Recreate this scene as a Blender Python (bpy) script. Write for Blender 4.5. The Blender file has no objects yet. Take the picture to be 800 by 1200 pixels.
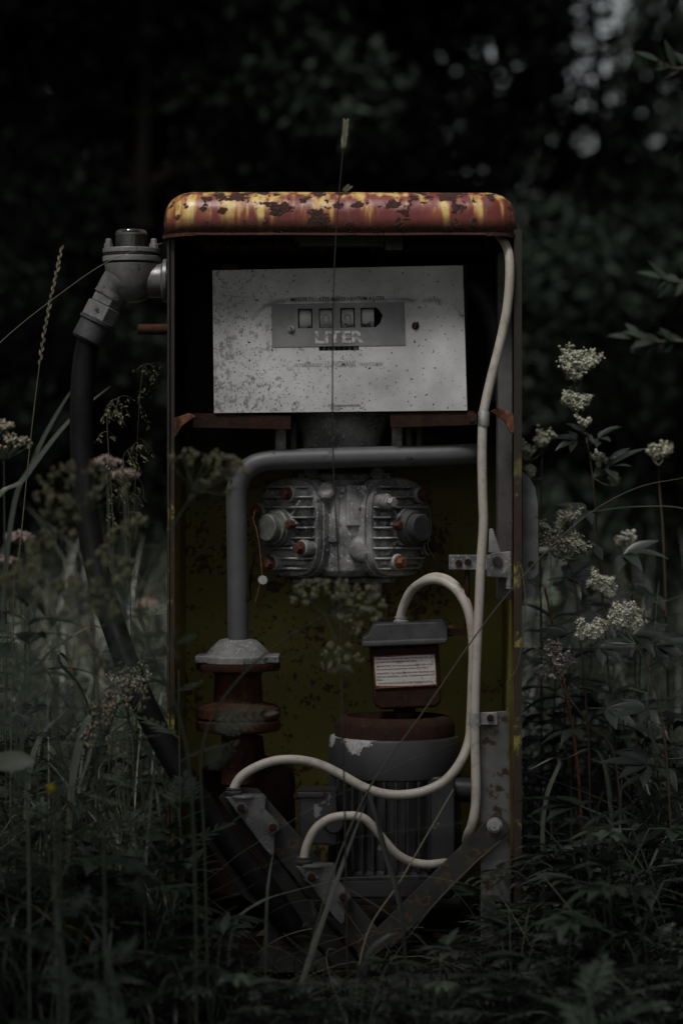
import bpy, bmesh, math, random
from mathutils import Vector, Matrix, noise as mnoise

sc = bpy.context.scene
COL = sc.collection
R = math.radians
rnd = random.Random(11)

# ---------------------------------------------------------------- camera, sky, sun, exposure
D = 4.25            # camera distance from the pump's open front
ZC = 0.82           # camera height
cam = bpy.data.cameras.new('camera')
cam_o = bpy.data.objects.new('camera', cam); COL.objects.link(cam_o)
cam_o.location = (0, -D, ZC); cam_o.rotation_euler = (R(90), 0, 0)
cam.sensor_fit = 'VERTICAL'; cam.sensor_height = 36; cam.sensor_width = 24; cam.lens = 85
cam.clip_start = 0.05; cam.clip_end = 1500
cam.dof.use_dof = True; cam.dof.focus_distance = D + 0.06; cam.dof.aperture_fstop = 2.4
sc.camera = cam_o

SUN_EL, SUN_AZ = 56, 207          # degrees; azimuth clockwise from +Y: behind the camera, a little left
w = bpy.data.worlds.new('World'); sc.world = w; w.use_nodes = True
wt = w.node_tree; wt.nodes.clear()
sky = wt.nodes.new('ShaderNodeTexSky'); sky.sky_type = 'NISHITA'; sky.sun_disc = False
sky.sun_elevation = R(SUN_EL); sky.sun_rotation = R(SUN_AZ); sky.air_density = 1.5; sky.dust_density = 4.0
hs = wt.nodes.new('ShaderNodeHueSaturation'); hs.inputs['Saturation'].default_value = 0.28
bg = wt.nodes.new('ShaderNodeBackground'); bg.inputs['Strength'].default_value = 0.05
wo = wt.nodes.new('ShaderNodeOutputWorld')
wt.links.new(sky.outputs[0], hs.inputs['Color']); wt.links.new(hs.outputs[0], bg.inputs[0]); wt.links.new(bg.outputs[0], wo.inputs[0])

sun = bpy.data.lights.new('sun', 'SUN'); sun.energy = 1.5; sun.angle = R(15); sun.color = (1.0, 0.97, 0.93)
sun_o = bpy.data.objects.new('sun', sun); COL.objects.link(sun_o)
az, el = R(SUN_AZ), R(SUN_EL)
to_sun = Vector((math.sin(az)*math.cos(el), math.cos(az)*math.cos(el), math.sin(el)))
sun_o.rotation_euler = to_sun.to_track_quat('Z', 'Y').to_euler()
sun_o.location = to_sun*30

vs = sc.view_settings
vs.view_transform = 'Standard'; vs.look = 'None'; vs.gamma = 1; vs.use_curve_mapping = False
vs.exposure = 0.75
sc.render.engine = 'CYCLES'
cy = sc.cycles
cy.use_denoising = True; cy.max_bounces = 6; cy.diffuse_bounces = 3; cy.glossy_bounces = 3
cy.transmission_bounces = 5; cy.transparent_max_bounces = 6
cy.caustics_reflective = False; cy.caustics_refractive = False
cy.sample_clamp_indirect = 4.0

# ---------------------------------------------------------------- helpers
def S(Y=0.0):                       # metres per photo pixel at depth Y
    return 0.0015*(D+Y)/D
def P(px, py, Y=0.0):               # the place at depth Y that the photo shows at (px, py)
    k = S(Y)
    return Vector(((px-400)*k, Y, ZC+(600-py)*k))

def tagged(o, label=None, cat=None, group=None, kind=None):
    if label: o['label'] = label
    if cat: o['category'] = cat
    if group: o['group'] = group
    if kind: o['kind'] = kind
    return o
def empty(name, loc, label=None, cat=None, group=None):
    o = bpy.data.objects.new(name, None); COL.objects.link(o); o.location = loc
    o.empty_display_size = 0.05
    return tagged(o, label, cat, group)
def origin_of(o):
    v = Vector((0, 0, 0))
    while o is not None:
        v += Vector(o.location); o = o.parent
    return v
def copy_thing(o, loc, rz=0, sc_=1.0, label=None, group=None):
    c = o.copy(); COL.objects.link(c); c.location = loc; c.rotation_euler = (0, 0, rz); c.scale = (sc_,)*3
    if label: c['label'] = label
    if group: c['group'] = group
    for ch in list(o.children):
        d = ch.copy(); COL.objects.link(d); d.parent = c
        for g in list(ch.children):
            e = g.copy(); COL.objects.link(e); e.parent = d
    return c

class MB:
    def __init__(s):
        s.v = []; s.f = []; s.t = []; s.m = []; s.sm = []; s.tint = 0.5; s.mi = 0; s.smooth = False
    def add(s, vs, fs, smooth=None):
        n = len(s.v); s.v.extend([tuple(x) for x in vs])
        for f in fs:
            s.f.append([i+n for i in f]); s.t.append(s.tint); s.m.append(s.mi)
            s.sm.append(s.smooth if smooth is None else smooth)
    def box(s, c, size, M=None):
        c = Vector(c); h = Vector(size)/2
        vs = []
        for z in (-1, 1):
            for y in (-1, 1):
                for x in (-1, 1):
                    p = Vector((x*h.x, y*h.y, z*h.z))
                    vs.append(c + (M @ p if M else p))
        s.add(vs, [(0,2,3,1),(4,5,7,6),(0,1,5,4),(2,6,7,3),(0,4,6,2),(1,3,7,5)])
    def prism(s, poly, a, b, to):      # poly: 2-D outline; to(u, v, d) -> world; from depth a to depth b
        n = len(poly)
        vs = [to(u, v, a) for u, v in poly] + [to(u, v, b) for u, v in poly]
        fs = [tuple(range(n))[::-1], tuple(range(n, 2*n))]
        for i in range(n):
            j = (i+1) % n
            fs.append((i, j, n+j, n+i))
        s.add(vs, fs)
    def tube(s, pts, rad, seg=10, caps=True, smooth=True):
        pts = [Vector(p) for p in pts]; n = len(pts)
        if not hasattr(rad, '__len__'): rad = [rad]*n
        vs = []; fs = []
        up = Vector((0.31, 0.2, 0.93)); prev = None
        for i in range(n):
            t = (pts[min(i+1, n-1)] - pts[max(i-1, 0)])
            t = t.normalized() if t.length > 1e-9 else Vector((0, 0, 1))
            if prev is None:
                a = t.cross(up)
                if a.length < 1e-3: a = t.cross(Vector((1, 0, 0)))
                a.normalize()
            else:
                a = prev - t*prev.dot(t)
                a = a.normalized() if a.length > 1e-6 else t.orthogonal().normalized()
            prev = a; b = t.cross(a)
            for k in range(seg):
                q = 2*math.pi*k/seg
                vs.append(pts[i] + (a*math.cos(q) + b*math.sin(q))*rad[i])
        for i in range(n-1):
            for k in range(seg):
                k2 = (k+1) % seg
                fs.append((i*seg+k, i*seg+k2, (i+1)*seg+k2, (i+1)*seg+k))
        s.add(vs, fs, smooth)
        if caps:
            s.add(vs[:seg], [tuple(range(seg))[::-1]], False)
            s.add(vs[-seg:], [tuple(range(seg))], False)
    split = False
    def lathe(s, prof, base, axis=(0, 0, 1), seg=28, smooth=True, wob=0.0):   # prof: (radius, height) pairs along axis
        s.split = s.split or smooth; axis = Vector(axis).normalized(); a = axis.orthogonal().normalized(); b = axis.cross(a)
        base = Vector(base); vs = []; fs = []
        for r, h in prof:
            for k in range(seg):
                q = 2*math.pi*(k+0.5)/seg
                vs.append(base + axis*h + (a*math.cos(q) + b*math.sin(q))*r)
        for i in range(len(prof)-1):
            for k in range(seg):
                k2 = (k+1) % seg
                fs.append((i*seg+k, i*seg+k2, (i+1)*seg+k2, (i+1)*seg+k))
        s.add(vs, fs, smooth)
        s.add(vs[:seg], [tuple(range(seg))[::-1]], False); s.add(vs[-seg:], [tuple(range(seg))], False)
    def ball(s, c, r, lat=4, lon=6, sq=(1, 1, 1)):
        c = Vector(c); vs = [c + Vector((0, 0, r*sq[2]))]; fs = []
        for i in range(1, lat):
            th = math.pi*i/lat
            for k in range(lon):
                q = 2*math.pi*k/lon
                vs.append(c + Vector((r*sq[0]*math.sin(th)*math.cos(q), r*sq[1]*math.sin(th)*math.sin(q), r*sq[2]*math.cos(th))))
        vs.append(c - Vector((0, 0, r*sq[2])))
        L = len(vs)-1
        for k in range(lon):
            k2 = (k+1) % lon
            fs.append((0, 1+k, 1+k2)); fs.append((L, L-lon+k2, L-lon+k))
        for i in range(lat-2):
            for k in range(lon):
                k2 = (k+1) % lon
                fs.append((1+i*lon+k, 1+(i+1)*lon+k, 1+(i+1)*lon+k2, 1+i*lon+k2))
        s.add(vs, fs, True)
    def ribbon(s, pts, widths, side=None, fold=0.0):
        pts = [Vector(p) for p in pts]; n = len(pts); vs = []; fs = []
        for i in range(n):
            t = (pts[min(i+1, n-1)] - pts[max(i-1, 0)])
            t = t.normalized() if t.length > 1e-9 else Vector((0, 0, 1))
            sd = side - t*side.dot(t) if side is not None else t.orthogonal()
            sd = sd.normalized() if sd.length > 1e-6 else t.orthogonal().normalized()
            nm = sd.cross(t); h = widths[i]/2
            vs += [pts[i] - sd*h + nm*h*fold, pts[i], pts[i] + sd*h + nm*h*fold]
        for i in range(n-1):
            o = i*3
            fs += [(o, o+1, o+4, o+3), (o+1, o+2, o+5, o+4)]
        s.add(vs, fs, True)
    def leaf(s, base, d, up, L, W, droop=0.25, fold=0.25, n=5, shape=0.42):
        base = Vector(base); d = Vector(d).normalized(); up = Vector(up)
        sd = d.cross(up); sd = sd.normalized() if sd.length > 1e-4 else d.orthogonal().normalized()
        nm = sd.cross(d); pts = []; ws = []
        for i in range(n+1):
            t = i/n
            pts.append(base + d*L*t*(1-0.25*abs(droop)*t) - nm*(droop*L*t*t))
            ws.append(max(W*math.sin(math.pi*t**0.8), W*0.05))
        s.ribbon(pts, ws, sd, fold)
    def build(s, name, mats, parent=None, bevel=0.0, seg=2, solid=0.0, auto=None):
        off = origin_of(parent)
        me = bpy.data.meshes.new(name)
        me.from_pydata([(x-off.x, y-off.y, z-off.z) for x, y, z in s.v], [], s.f)
        if not isinstance(mats, (list, tuple)): mats = [mats]
        for m in mats: me.materials.append(m)
        me.polygons.foreach_set('material_index', s.m)
        me.polygons.foreach_set('use_smooth', s.sm)
        at = me.attributes.new('tint', 'FLOAT', 'FACE'); at.data.foreach_set('value', s.t)
        me.update()
        o = bpy.data.objects.new(name, me); COL.objects.link(o)
        if parent: o.parent = parent
        if s.split and not bevel:
            e = o.modifiers.new('sharp', 'EDGE_SPLIT'); e.split_angle = R(38); e.use_edge_sharp = False
        if solid:
            md = o.modifiers.new('solid', 'SOLIDIFY'); md.thickness = solid; md.offset = 0
        if bevel:
            md = o.modifiers.new('bevel', 'BEVEL'); md.width = bevel; md.segments = seg; md.limit_method = 'ANGLE'
            md.angle_limit = R(35); md.harden_normals = False
            me.polygons.foreach_set('use_smooth', [True]*len(s.f))
            e = o.modifiers.new('wn', 'WEIGHTED_NORMAL'); e.keep_sharp = False; e.weight = 80
        return o

def bez(p0, p1, p2, n=10):
    p0, p1, p2 = Vector(p0), Vector(p1), Vector(p2)
    return [p0*(1-t)**2 + p1*2*t*(1-t) + p2*t*t for t in [i/n for i in range(n+1)]]
def spline(pts, n=8):                # Catmull-Rom through the points
    pts = [Vector(p) for p in pts]; q = [pts[0]*2-pts[1]] + pts + [pts[-1]*2-pts[-2]]; out = []
    for i in range(1, len(q)-2):
        a, b, c, d = q[i-1], q[i], q[i+1], q[i+2]
        for k in range(n):
            t = k/n
            out.append(0.5*((2*b) + (c-a)*t + (2*a-5*b+4*c-d)*t*t + (3*b-a-3*c+d)*t**3))
    out.append(pts[-1]); return out
def frame(c, rz):                    # local x right, y into the machine, z up, turned by rz about z
    Mz = Matrix.Rotation(rz, 3, 'Z'); c = Vector(c)
    return lambda x, y, z: c + Mz @ Vector((x, y, z))

# ---------------------------------------------------------------- materials
class T:
    def __init__(s, name):
        s.m = bpy.data.materials.new(name); s.m.use_nodes = True; s.t = s.m.node_tree; s.t.nodes.clear()
        s.out = s.n('ShaderNodeOutputMaterial'); s.b = s.n('ShaderNodeBsdfPrincipled')
        s.t.links.new(s.b.outputs[0], s.out.inputs[0]); s._co = None
    def n(s, ty, ins=None, **pr):
        x = s.t.nodes.new(ty)
        for k, v in pr.items(): setattr(x, k, v)
        for k, v in (ins or {}).items(): s.set(x.inputs[k], v)
        return x
    def set(s, sock, v):
        if isinstance(v, bpy.types.NodeSocket): s.t.links.new(v, sock)
        elif hasattr(v, '__len__') and len(v) == 3 and sock.type == 'RGBA': sock.default_value = (*v, 1)
        else: sock.default_value = v
    def co(s, scale=(1, 1, 1), loc=(0, 0, 0)):
        if s._co is None: s._co = s.n('ShaderNodeTexCoord').outputs['Object']
        if tuple(scale) == (1, 1, 1) and tuple(loc) == (0, 0, 0): return s._co
        return s.n('ShaderNodeMapping', {'Vector': s._co, 'Scale': scale, 'Location': loc}).outputs[0]
    def noise(s, scale, detail=4, rough=0.6, st=(1, 1, 1), loc=(0, 0, 0), dist=0.0):
        return s.n('ShaderNodeTexNoise', {'Vector': s.co(st, loc), 'Scale': scale, 'Detail': detail, 'Roughness': rough, 'Distortion': dist}).outputs['Fac']
    def vor(s, scale, st=(1, 1, 1), loc=(0, 0, 0)):
        return s.n('ShaderNodeTexVoronoi', {'Vector': s.co(st, loc), 'Scale': scale}).outputs['Distance']
    def step(s, f, a, b):               # 0 below a, 1 above b
        return s.n('ShaderNodeMapRange', {'Value': f, 'From Min': a, 'From Max': b}, clamp=True).outputs[0]
    def mix(s, f, a, b):
        x = s.n('ShaderNodeMix', data_type='RGBA')
        s.set(x.inputs[0], f); s.set(x.inputs[6], a); s.set(x.inputs[7], b); return x.outputs[2]
    def math(s, op, a, b=0.0):
        x = s.n('ShaderNodeMath', operation=op); s.set(x.inputs[0], a); s.set(x.inputs[1], b); return x.outputs[0]
    def axis(s, k):
        return s.n('ShaderNodeSeparateXYZ', {'Vector': s.co()}).outputs[k]
    def bump(s, h, strength=0.3, dist=0.002):
        s.set(s.b.inputs['Normal'], s.n('ShaderNodeBump', {'Height': h, 'Strength': strength, 'Distance': dist}).outputs[0])
    def p(s, **k):
        for a, v in k.items(): s.set(s.b.inputs[{'color': 'Base Color', 'rough': 'Roughness', 'metal': 'Metallic', 'spec': 'Specular IOR Level', 'trans': 'Transmission Weight', 'ior': 'IOR', 'coat': 'Coat Weight'}[a]], v)
        return s

RUST_D, RUST_M, RUST_B = (0.030, 0.014, 0.010), (0.10, 0.035, 0.016), (0.24, 0.075, 0.028)
def rust_color(t, scale=60):
    a = t.mix(t.step(t.noise(scale, 6, 0.7), 0.35, 0.65), RUST_D, RUST_M)
    return t.mix(t.step(t.noise(scale*2.3, 4, 0.7, loc=(3, 1, 2)), 0.58, 0.72), a, RUST_B)

def m_cap():
    t = T('faded_cap_paint')
    streak = t.math('ADD', t.math('MULTIPLY', t.noise(46, 2, 0.5, st=(1, 0.8, 0.03)), 0.72), t.math('MULTIPLY', t.noise(95, 3, 0.6, st=(1, 0.8, 0.12)), 0.28))
    xgrad = t.n('ShaderNodeMapRange', {'Value': t.axis(0), 'From Min': -0.32, 'From Max': 0.32, 'To Min': 0.07, 'To Max': -0.03}, clamp=True).outputs[0]
    xgrad = t.math('ADD', xgrad, t.n('ShaderNodeMapRange', {'Value': t.axis(0), 'From Min': 0.22, 'From Max': 0.31, 'To Min': 0.0, 'To Max': 0.085}, clamp=True).outputs[0])
    zg = t.n('ShaderNodeMapRange', {'Value': t.axis(2), 'From Min': 1.31, 'From Max': 1.385, 'To Min': -0.10, 'To Max': 0.05}, clamp=True).outputs[0]
    f = t.math('ADD', t.math('ADD', streak, xgrad), zg)
    red = t.mix(t.step(t.noise(14, 4), 0.3, 0.7), (0.115, 0.022, 0.025), (0.25, 0.056, 0.055))
    red = t.mix(t.step(t.noise(34, 2, 0.5, st=(1, 1, 0.05), loc=(2, 0, 0)), 0.5, 0.72), red, (0.17, 0.035, 0.025))
    yel = t.mix(t.step(t.noise(40, 4), 0.3, 0.7), (0.62, 0.42, 0.10), (0.74, 0.56, 0.22))
    c = t.mix(t.step(f, 0.47, 0.56), red, (0.34, 0.11, 0.034))
    c = t.mix(t.step(f, 0.525, 0.64), c, yel)
    band = t.step(t.math('ADD', t.axis(2), t.math('MULTIPLY', t.noise(30, 3), 0.012)), 1.344, 1.336)   # seam towards the lip
    c = t.mix(t.math('MULTIPLY', band, 0.62), c, (0.12, 0.032, 0.018))
    lip = t.step(t.math('ADD', t.axis(2), t.math('MULTIPLY', t.noise(45, 5, 0.7), 0.03)), 1.343, 1.332)
    zone = t.math('ADD', t.noise(44, 5, 0.58, st=(0.85, 1, 1.0), loc=(7.3, 0, 2)), t.n('ShaderNodeMapRange', {'Value': t.axis(2), 'From Min': 1.33, 'From Max': 1.39, 'To Min': -0.05, 'To Max': 0.035}, clamp=True).outputs[0])
    spot = t.step(zone, 0.535, 0.565)
    halo = t.step(zone, 0.47, 0.565)
    c = t.mix(t.math('MULTIPLY', halo, 0.7), c, (0.20, 0.055, 0.05))
    rc = t.mix(0.35, rust_color(t, 130), (0.02, 0.010, 0.009))
    c = t.mix(spot, c, rc)
    c = t.mix(t.math('MULTIPLY', lip, 0.85), c, rc)
    t.p(color=c, rough=t.math('MULTIPLY_ADD', spot, 0.45))
    t.b.inputs['Roughness'].default_value = 0.4
    rr = t.n('ShaderNodeMapRange', {'Value': t.math('MAXIMUM', spot, lip), 'To Min': 0.36, 'To Max': 0.85}).outputs[0]
    t.p(rough=rr)
    t.bump(t.math('ADD', t.math('MULTIPLY', spot, t.noise(220, 4)), t.math('MULTIPLY', t.noise(18, 2), 0.6)), 1.0, 0.006)
    return t.m
def m_cabinet():
    t = T('rusting_yellow_cabinet_paint')
    g = t.mix(t.step(t.noise(5, 4), 0.3, 0.7), (0.21, 0.185, 0.034), (0.29, 0.255, 0.055))
    spots = t.step(t.math('ADD', t.math('ADD', t.math('MULTIPLY', t.noise(95, 3, 0.6), 0.6), t.math('MULTIPLY', t.noise(40, 4, 0.6, loc=(3, 0, 0)), 0.4)), t.math('MULTIPLY', t.noise(6, 3, 0.5), 0.6)), 0.875, 0.925)
    c = t.mix(spots, g, (0.075, 0.026, 0.012))
    big = t.step(t.noise(16, 5, 0.65, loc=(4, 4, 4)), 0.63, 0.68)
    c = t.mix(big, c, rust_color(t))
    edge = t.step(t.math('ADD', t.axis(1), t.math('MULTIPLY', t.noise(14, 6, 0.7), 0.13)), -0.127, -0.134)
    c = t.mix(edge, c, t.mix(0.76, rust_color(t, 80), (0.02, 0.010, 0.008)))
    hi = t.step(t.math('ADD', t.axis(2), t.math('MULTIPLY', t.noise(6, 4, 0.6), 0.3)), 0.98, 1.12)     # near-black towards the top, behind the counter
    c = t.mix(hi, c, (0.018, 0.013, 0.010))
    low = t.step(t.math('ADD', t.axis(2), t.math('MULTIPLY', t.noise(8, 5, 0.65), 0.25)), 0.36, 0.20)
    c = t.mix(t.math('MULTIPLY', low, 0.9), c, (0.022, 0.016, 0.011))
    t.p(color=c, rough=0.6); t.bump(t.noise(70, 5), 0.25, 0.003)
    return t.m
def m_plate():
    t = T('weathered_counter_plate')
    base = t.mix(t.step(t.noise(9, 5, 0.6), 0.35, 0.7), (0.38, 0.38, 0.385), (0.66, 0.66, 0.665))
    left = t.n('ShaderNodeMapRange', {'Value': t.axis(0), 'From Min': -0.22, 'From Max': 0.12, 'To Min': 0.085, 'To Max': -0.07}, clamp=True).outputs[0]
    lowz = t.n('ShaderNodeMapRange', {'Value': t.axis(2), 'From Min': 1.0, 'From Max': 1.2, 'To Min': 0.02, 'To Max': -0.03}, clamp=True).outputs[0]
    left = t.math('ADD', left, lowz)
    blot = t.step(t.math('ADD', t.noise(85, 5, 0.68), left), 0.585, 0.68)
    c = t.mix(t.math('MULTIPLY', blot, 0.72), base, (0.14, 0.14, 0.145))
    fine = t.step(t.math('ADD', t.noise(230, 3, 0.6, loc=(1, 1, 1)), t.math('MULTIPLY', left, 0.6)), 0.63, 0.69)
    c = t.mix(t.math('MULTIPLY', fine, 0.7), c, (0.07, 0.07, 0.075))
    pin = t.step(t.noise(150, 2, 0.5, loc=(5, 1, 9)), 0.665, 0.69)
    c = t.mix(pin, c, (0.02, 0.018, 0.018))
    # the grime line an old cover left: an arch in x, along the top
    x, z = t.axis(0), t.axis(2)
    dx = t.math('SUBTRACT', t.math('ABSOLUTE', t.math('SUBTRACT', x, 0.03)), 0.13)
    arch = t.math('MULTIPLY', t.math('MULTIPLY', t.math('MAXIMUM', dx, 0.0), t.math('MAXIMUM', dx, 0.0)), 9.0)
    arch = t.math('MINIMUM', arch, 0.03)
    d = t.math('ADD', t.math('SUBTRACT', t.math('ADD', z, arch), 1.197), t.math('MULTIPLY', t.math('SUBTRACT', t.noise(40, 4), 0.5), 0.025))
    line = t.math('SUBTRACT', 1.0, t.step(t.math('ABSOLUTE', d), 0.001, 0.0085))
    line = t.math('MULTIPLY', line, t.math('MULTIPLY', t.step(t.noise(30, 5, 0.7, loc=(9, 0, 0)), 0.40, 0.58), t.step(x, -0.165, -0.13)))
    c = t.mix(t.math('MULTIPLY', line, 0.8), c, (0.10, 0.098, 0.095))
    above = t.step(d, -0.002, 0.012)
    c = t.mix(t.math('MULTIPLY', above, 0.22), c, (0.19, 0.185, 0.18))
    t.p(color=c, rough=0.55, metal=0.0, spec=0.35)
    t.bump(t.noise(120, 4), 0.15, 0.001)
    return t.m
def m_cast(name='cast_metal', lo=(0.10, 0.10, 0.103), hi=(0.40, 0.40, 0.405), fleck=(0.68, 0.68, 0.69), amt=0.58, sc_=45):
    t = T(name)
    c = t.mix(t.step(t.noise(sc_*0.35, 5, 0.65), 0.36, 0.68), lo, hi)
    c = t.mix(t.step(t.noise(sc_*3.2, 4, 0.7, loc=(2, 5, 1)), amt, amt+0.1), c, fleck)
    c = t.mix(t.step(t.noise(sc_*1.3, 5, 0.7, loc=(8, 1, 3)), 0.60, 0.68), c, (0.03, 0.03, 0.03))
    t.p(color=c, rough=0.62, metal=0.15, spec=0.4); t.bump(t.noise(sc_*4, 4, 0.7), 0.4, 0.0015)
    return t.m
def m_paint(name, a, b, chip=(0.36, 0.36, 0.36), amt=0.68, rough=0.42, sc_=18, bump=0.12):
    t = T(name)
    c = t.mix(t.step(t.noise(12, 4), 0.3, 0.7), a, b)
    f = t.step(t.noise(sc_, 7, 0.7, loc=(3, 3, 1)), amt, amt+0.015)
    c = t.mix(f, c, chip)
    t.p(color=c, rough=rough); t.bump(t.math('ADD', t.noise(60, 4), t.math('MULTIPLY', f, -1.5)), bump, 0.002)
    return t.m
def m_rust(name='rusted_iron', scale=60, dim=1.0):
    t = T(name); c = rust_color(t, scale)
    if dim != 1.0: c = t.mix(1-dim, c, (0.012, 0.008, 0.006))
    t.p(color=c, rough=0.85, spec=0.2); t.bump(t.noise(150, 5, 0.7), 0.6, 0.002)
    return t.m
def m_spotted(name, a, b, thr=0.60):
    t = T(name)
    c = t.mix(t.step(t.noise(22, 5), 0.3, 0.7), a, b)
    h = t.noise(38, 5, 0.6, loc=(1, 7, 2))
    c = t.mix(t.step(h, thr-0.04, thr), c, (0.085, 0.052, 0.027))
    c = t.mix(t.step(h, thr, thr+0.05), c, (0.022, 0.011, 0.008))
    t.p(color=c, rough=0.6); t.bump(t.noise(90, 5), 0.2, 0.002)
    return t.m
def m_plain(name, col, rough=0.5, metal=0.0, var=0.25, sc_=40, spec=0.5):
    t = T(name)
    c = t.mix(t.step(t.noise(sc_, 5, 0.65), 0.3, 0.7), tuple(x*(1-var) for x in col), tuple(min(1, x*(1+var)) for x in col))
    t.p(color=c, rough=rough, metal=metal, spec=spec); t.bump(t.noise(sc_*3, 4), 0.12, 0.001)
    return t.m
def m_leaf(name, stops, rough=0.5, transl=0.3, spec=0.35, sheen=None):
    t = T(name)
    a = t.n('ShaderNodeAttribute', attribute_name='tint').outputs['Fac']
    r = t.n('ShaderNodeValToRGB', {'Fac': a})
    els = r.color_ramp.elements
    while len(els) < len(stops): els.new(0.5)
    for e, (q, c) in zip(els, stops): e.position = q; e.color = (*c, 1)
    nz = t.step(t.noise(30, 3), 0.2, 0.8)
    c = t.mix(nz, t.mix(0.35, r.outputs[0], (0.0, 0.0, 0.0)), r.outputs[0])
    t.p(color=c, rough=rough, spec=spec)
    tr = t.n('ShaderNodeBsdfTranslucent', {'Color': c}); mx = t.n('ShaderNodeMixShader', {'Fac': transl})
    t.t.links.new(t.b.outputs[0], mx.inputs[1]); t.t.links.new(tr.outputs[0], mx.inputs[2]); t.t.links.new(mx.outputs[0], t.out.inputs[0])
    return t.m

M = {}
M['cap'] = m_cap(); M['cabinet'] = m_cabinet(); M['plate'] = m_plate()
M['panel'] = m_paint('dull_number_panel', (0.12, 0.12, 0.125), (0.25, 0.25, 0.255), (0.05, 0.05, 0.05), 0.70, 0.6, 60)
M['cast'] = m_cast(); M['cast_pale'] = m_cast('pale_cast_metal', (0.13, 0.13, 0.13), (0.27, 0.27, 0.275), (0.46, 0.46, 0.47), 0.58, 55)
M['cast_dark'] = m_cast('dark_cast_metal', (0.03, 0.03, 0.032), (0.085, 0.085, 0.09), (0.26, 0.26, 0.26), 0.66, 40)
M['alu'] = m_cast('dull_aluminium', (0.13, 0.13, 0.131), (0.34, 0.34, 0.342), (0.52, 0.52, 0.52), 0.66, 34)
for n_ in M['alu'].node_tree.nodes:
    if n_.type == 'BSDF_PRINCIPLED': n_.inputs['Metallic'].default_value = 0.4; n_.inputs['Roughness'].default_value = 0.34
M['pipe'] = m_paint('grey_pipe_paint', (0.072, 0.073, 0.078), (0.105, 0.107, 0.112), (0.018, 0.016, 0.015), 0.615, 0.5, 26)
M['motor'] = m_paint('motor_grey_paint', (0.022, 0.022, 0.024), (0.042, 0.042, 0.045), (0.22, 0.22, 0.22), 0.645, 0.40, 20)
M['rust'] = m_rust(dim=0.62); M['rust_dark'] = m_rust('dark_rusted_iron', 45, 0.28)
t_ = T('orange_rust'); t_.p(color=t_.mix(t_.step(t_.noise(130, 5, 0.7), 0.35, 0.65), (0.06, 0.022, 0.013), (0.24, 0.09, 0.038)), rough=0.85); t_.bump(t_.noise(300, 4), 0.5, 0.0015)
M['rust_bright'] = t_.m
t_ = T('deep_red_bolt_rust'); t_.p(color=t_.mix(t_.step(t_.noise(130, 5, 0.7), 0.35, 0.65), (0.035, 0.011, 0.009), (0.11, 0.030, 0.020)), rough=0.85); t_.bump(t_.noise(300, 4), 0.5, 0.0015)
M['rust_red'] = t_.m
t_ = T('cream_cable_sheath'); c_ = t_.mix(t_.step(t_.noise(9, 4), .35, .7), (0.42, 0.38, 0.33), (0.54, 0.50, 0.445)); c_ = t_.mix(t_.math('MULTIPLY', t_.step(t_.noise(38, 6, .7, loc=(2, 1, 0)), .52, .70), .65), c_, (0.20, 0.165, 0.125)); c_ = t_.mix(t_.step(t_.noise(190, 3, .6), .69, .72), c_, (0.05, 0.04, 0.03)); t_.p(color=c_, rough=.5); t_.bump(t_.noise(60, 4), .15, .001); M['cable'] = t_.m
M['rubber'] = m_plain('black_hose_rubber', (0.009, 0.0085, 0.009), 0.48, 0, 0.6, 14, 0.13)
M['steel'] = m_plain('bright_steel', (0.55, 0.55, 0.55), 0.35, 0.8, 0.2, 80)
M['bolt_grey'] = m_cast('grey_bolt', (0.22, 0.22, 0.22), (0.38, 0.38, 0.38), (0.55, 0.54, 0.5), 0.6, 90)
M['black'] = m_plain('black_gap', (0.006, 0.006, 0.006), 0.7)
M['post'] = m_spotted('chipped_pale_post_paint', (0.080, 0.080, 0.078), (0.145, 0.145, 0.14), 0.585)
M['brace'] = m_spotted('dusty_brace_paint', (0.014, 0.014, 0.0145), (0.036, 0.036, 0.0355), 0.59)
M['sheet'] = m_spotted('dusty_grey_sheet', (0.065, 0.065, 0.066), (0.125, 0.125, 0.127), 0.66)
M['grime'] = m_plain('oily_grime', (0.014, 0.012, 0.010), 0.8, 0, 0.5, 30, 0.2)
M['entry'] = m_cast('grimy_cast_fitting', (0.045, 0.045, 0.046), (0.145, 0.145, 0.147), (0.32, 0.32, 0.325), 0.62, 40)
M['ink'] = m_plain('black_ink', (0.02, 0.02, 0.02), 0.6); M['ink_faint'] = m_plain('worn_ink', (0.25, 0.25, 0.252), 0.6)
t_ = T('worn_letter_paint'); t_.p(color=t_.mix(t_.step(t_.noise(120, 5, 0.7), 0.43, 0.56), (0.235, 0.235, 0.237), (0.60, 0.60, 0.59)), rough=0.6); M['white_paint'] = t_.m
M['red_ink'] = m_plain('red_brown_ink', (0.16, 0.035, 0.03), 0.6)
M['wheel'] = m_paint('stained_number_wheel', (0.34, 0.34, 0.335), (0.58, 0.58, 0.565), (0.08, 0.078, 0.075), 0.58, 0.6, 50)
t_ = T('enamel_warning_plate')
e_ = t_.math('MAXIMUM', 0, 0); t_.p(color=t_.mix(t_.step(t_.noise(70, 5, 0.65), 0.56, 0.72), (0.56, 0.545, 0.53), (0.24, 0.13, 0.08)), rough=0.4)
M['enamel'] = t_.m
M['enamel_rim'] = M['rust_bright']
t_ = T('sight_glass'); t_.p(color=(0.85, 0.9, 0.88), rough=0.05, trans=1.0, ior=1.45); M['glass'] = t_.m
t_ = T('moss_green_plug_paint'); t_.p(color=t_.mix(t_.step(t_.noise(60, 4), 0.35, 0.7), (0.075, 0.083, 0.072), (0.16, 0.17, 0.155)), rough=0.5); M['plug'] = t_.m

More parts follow.
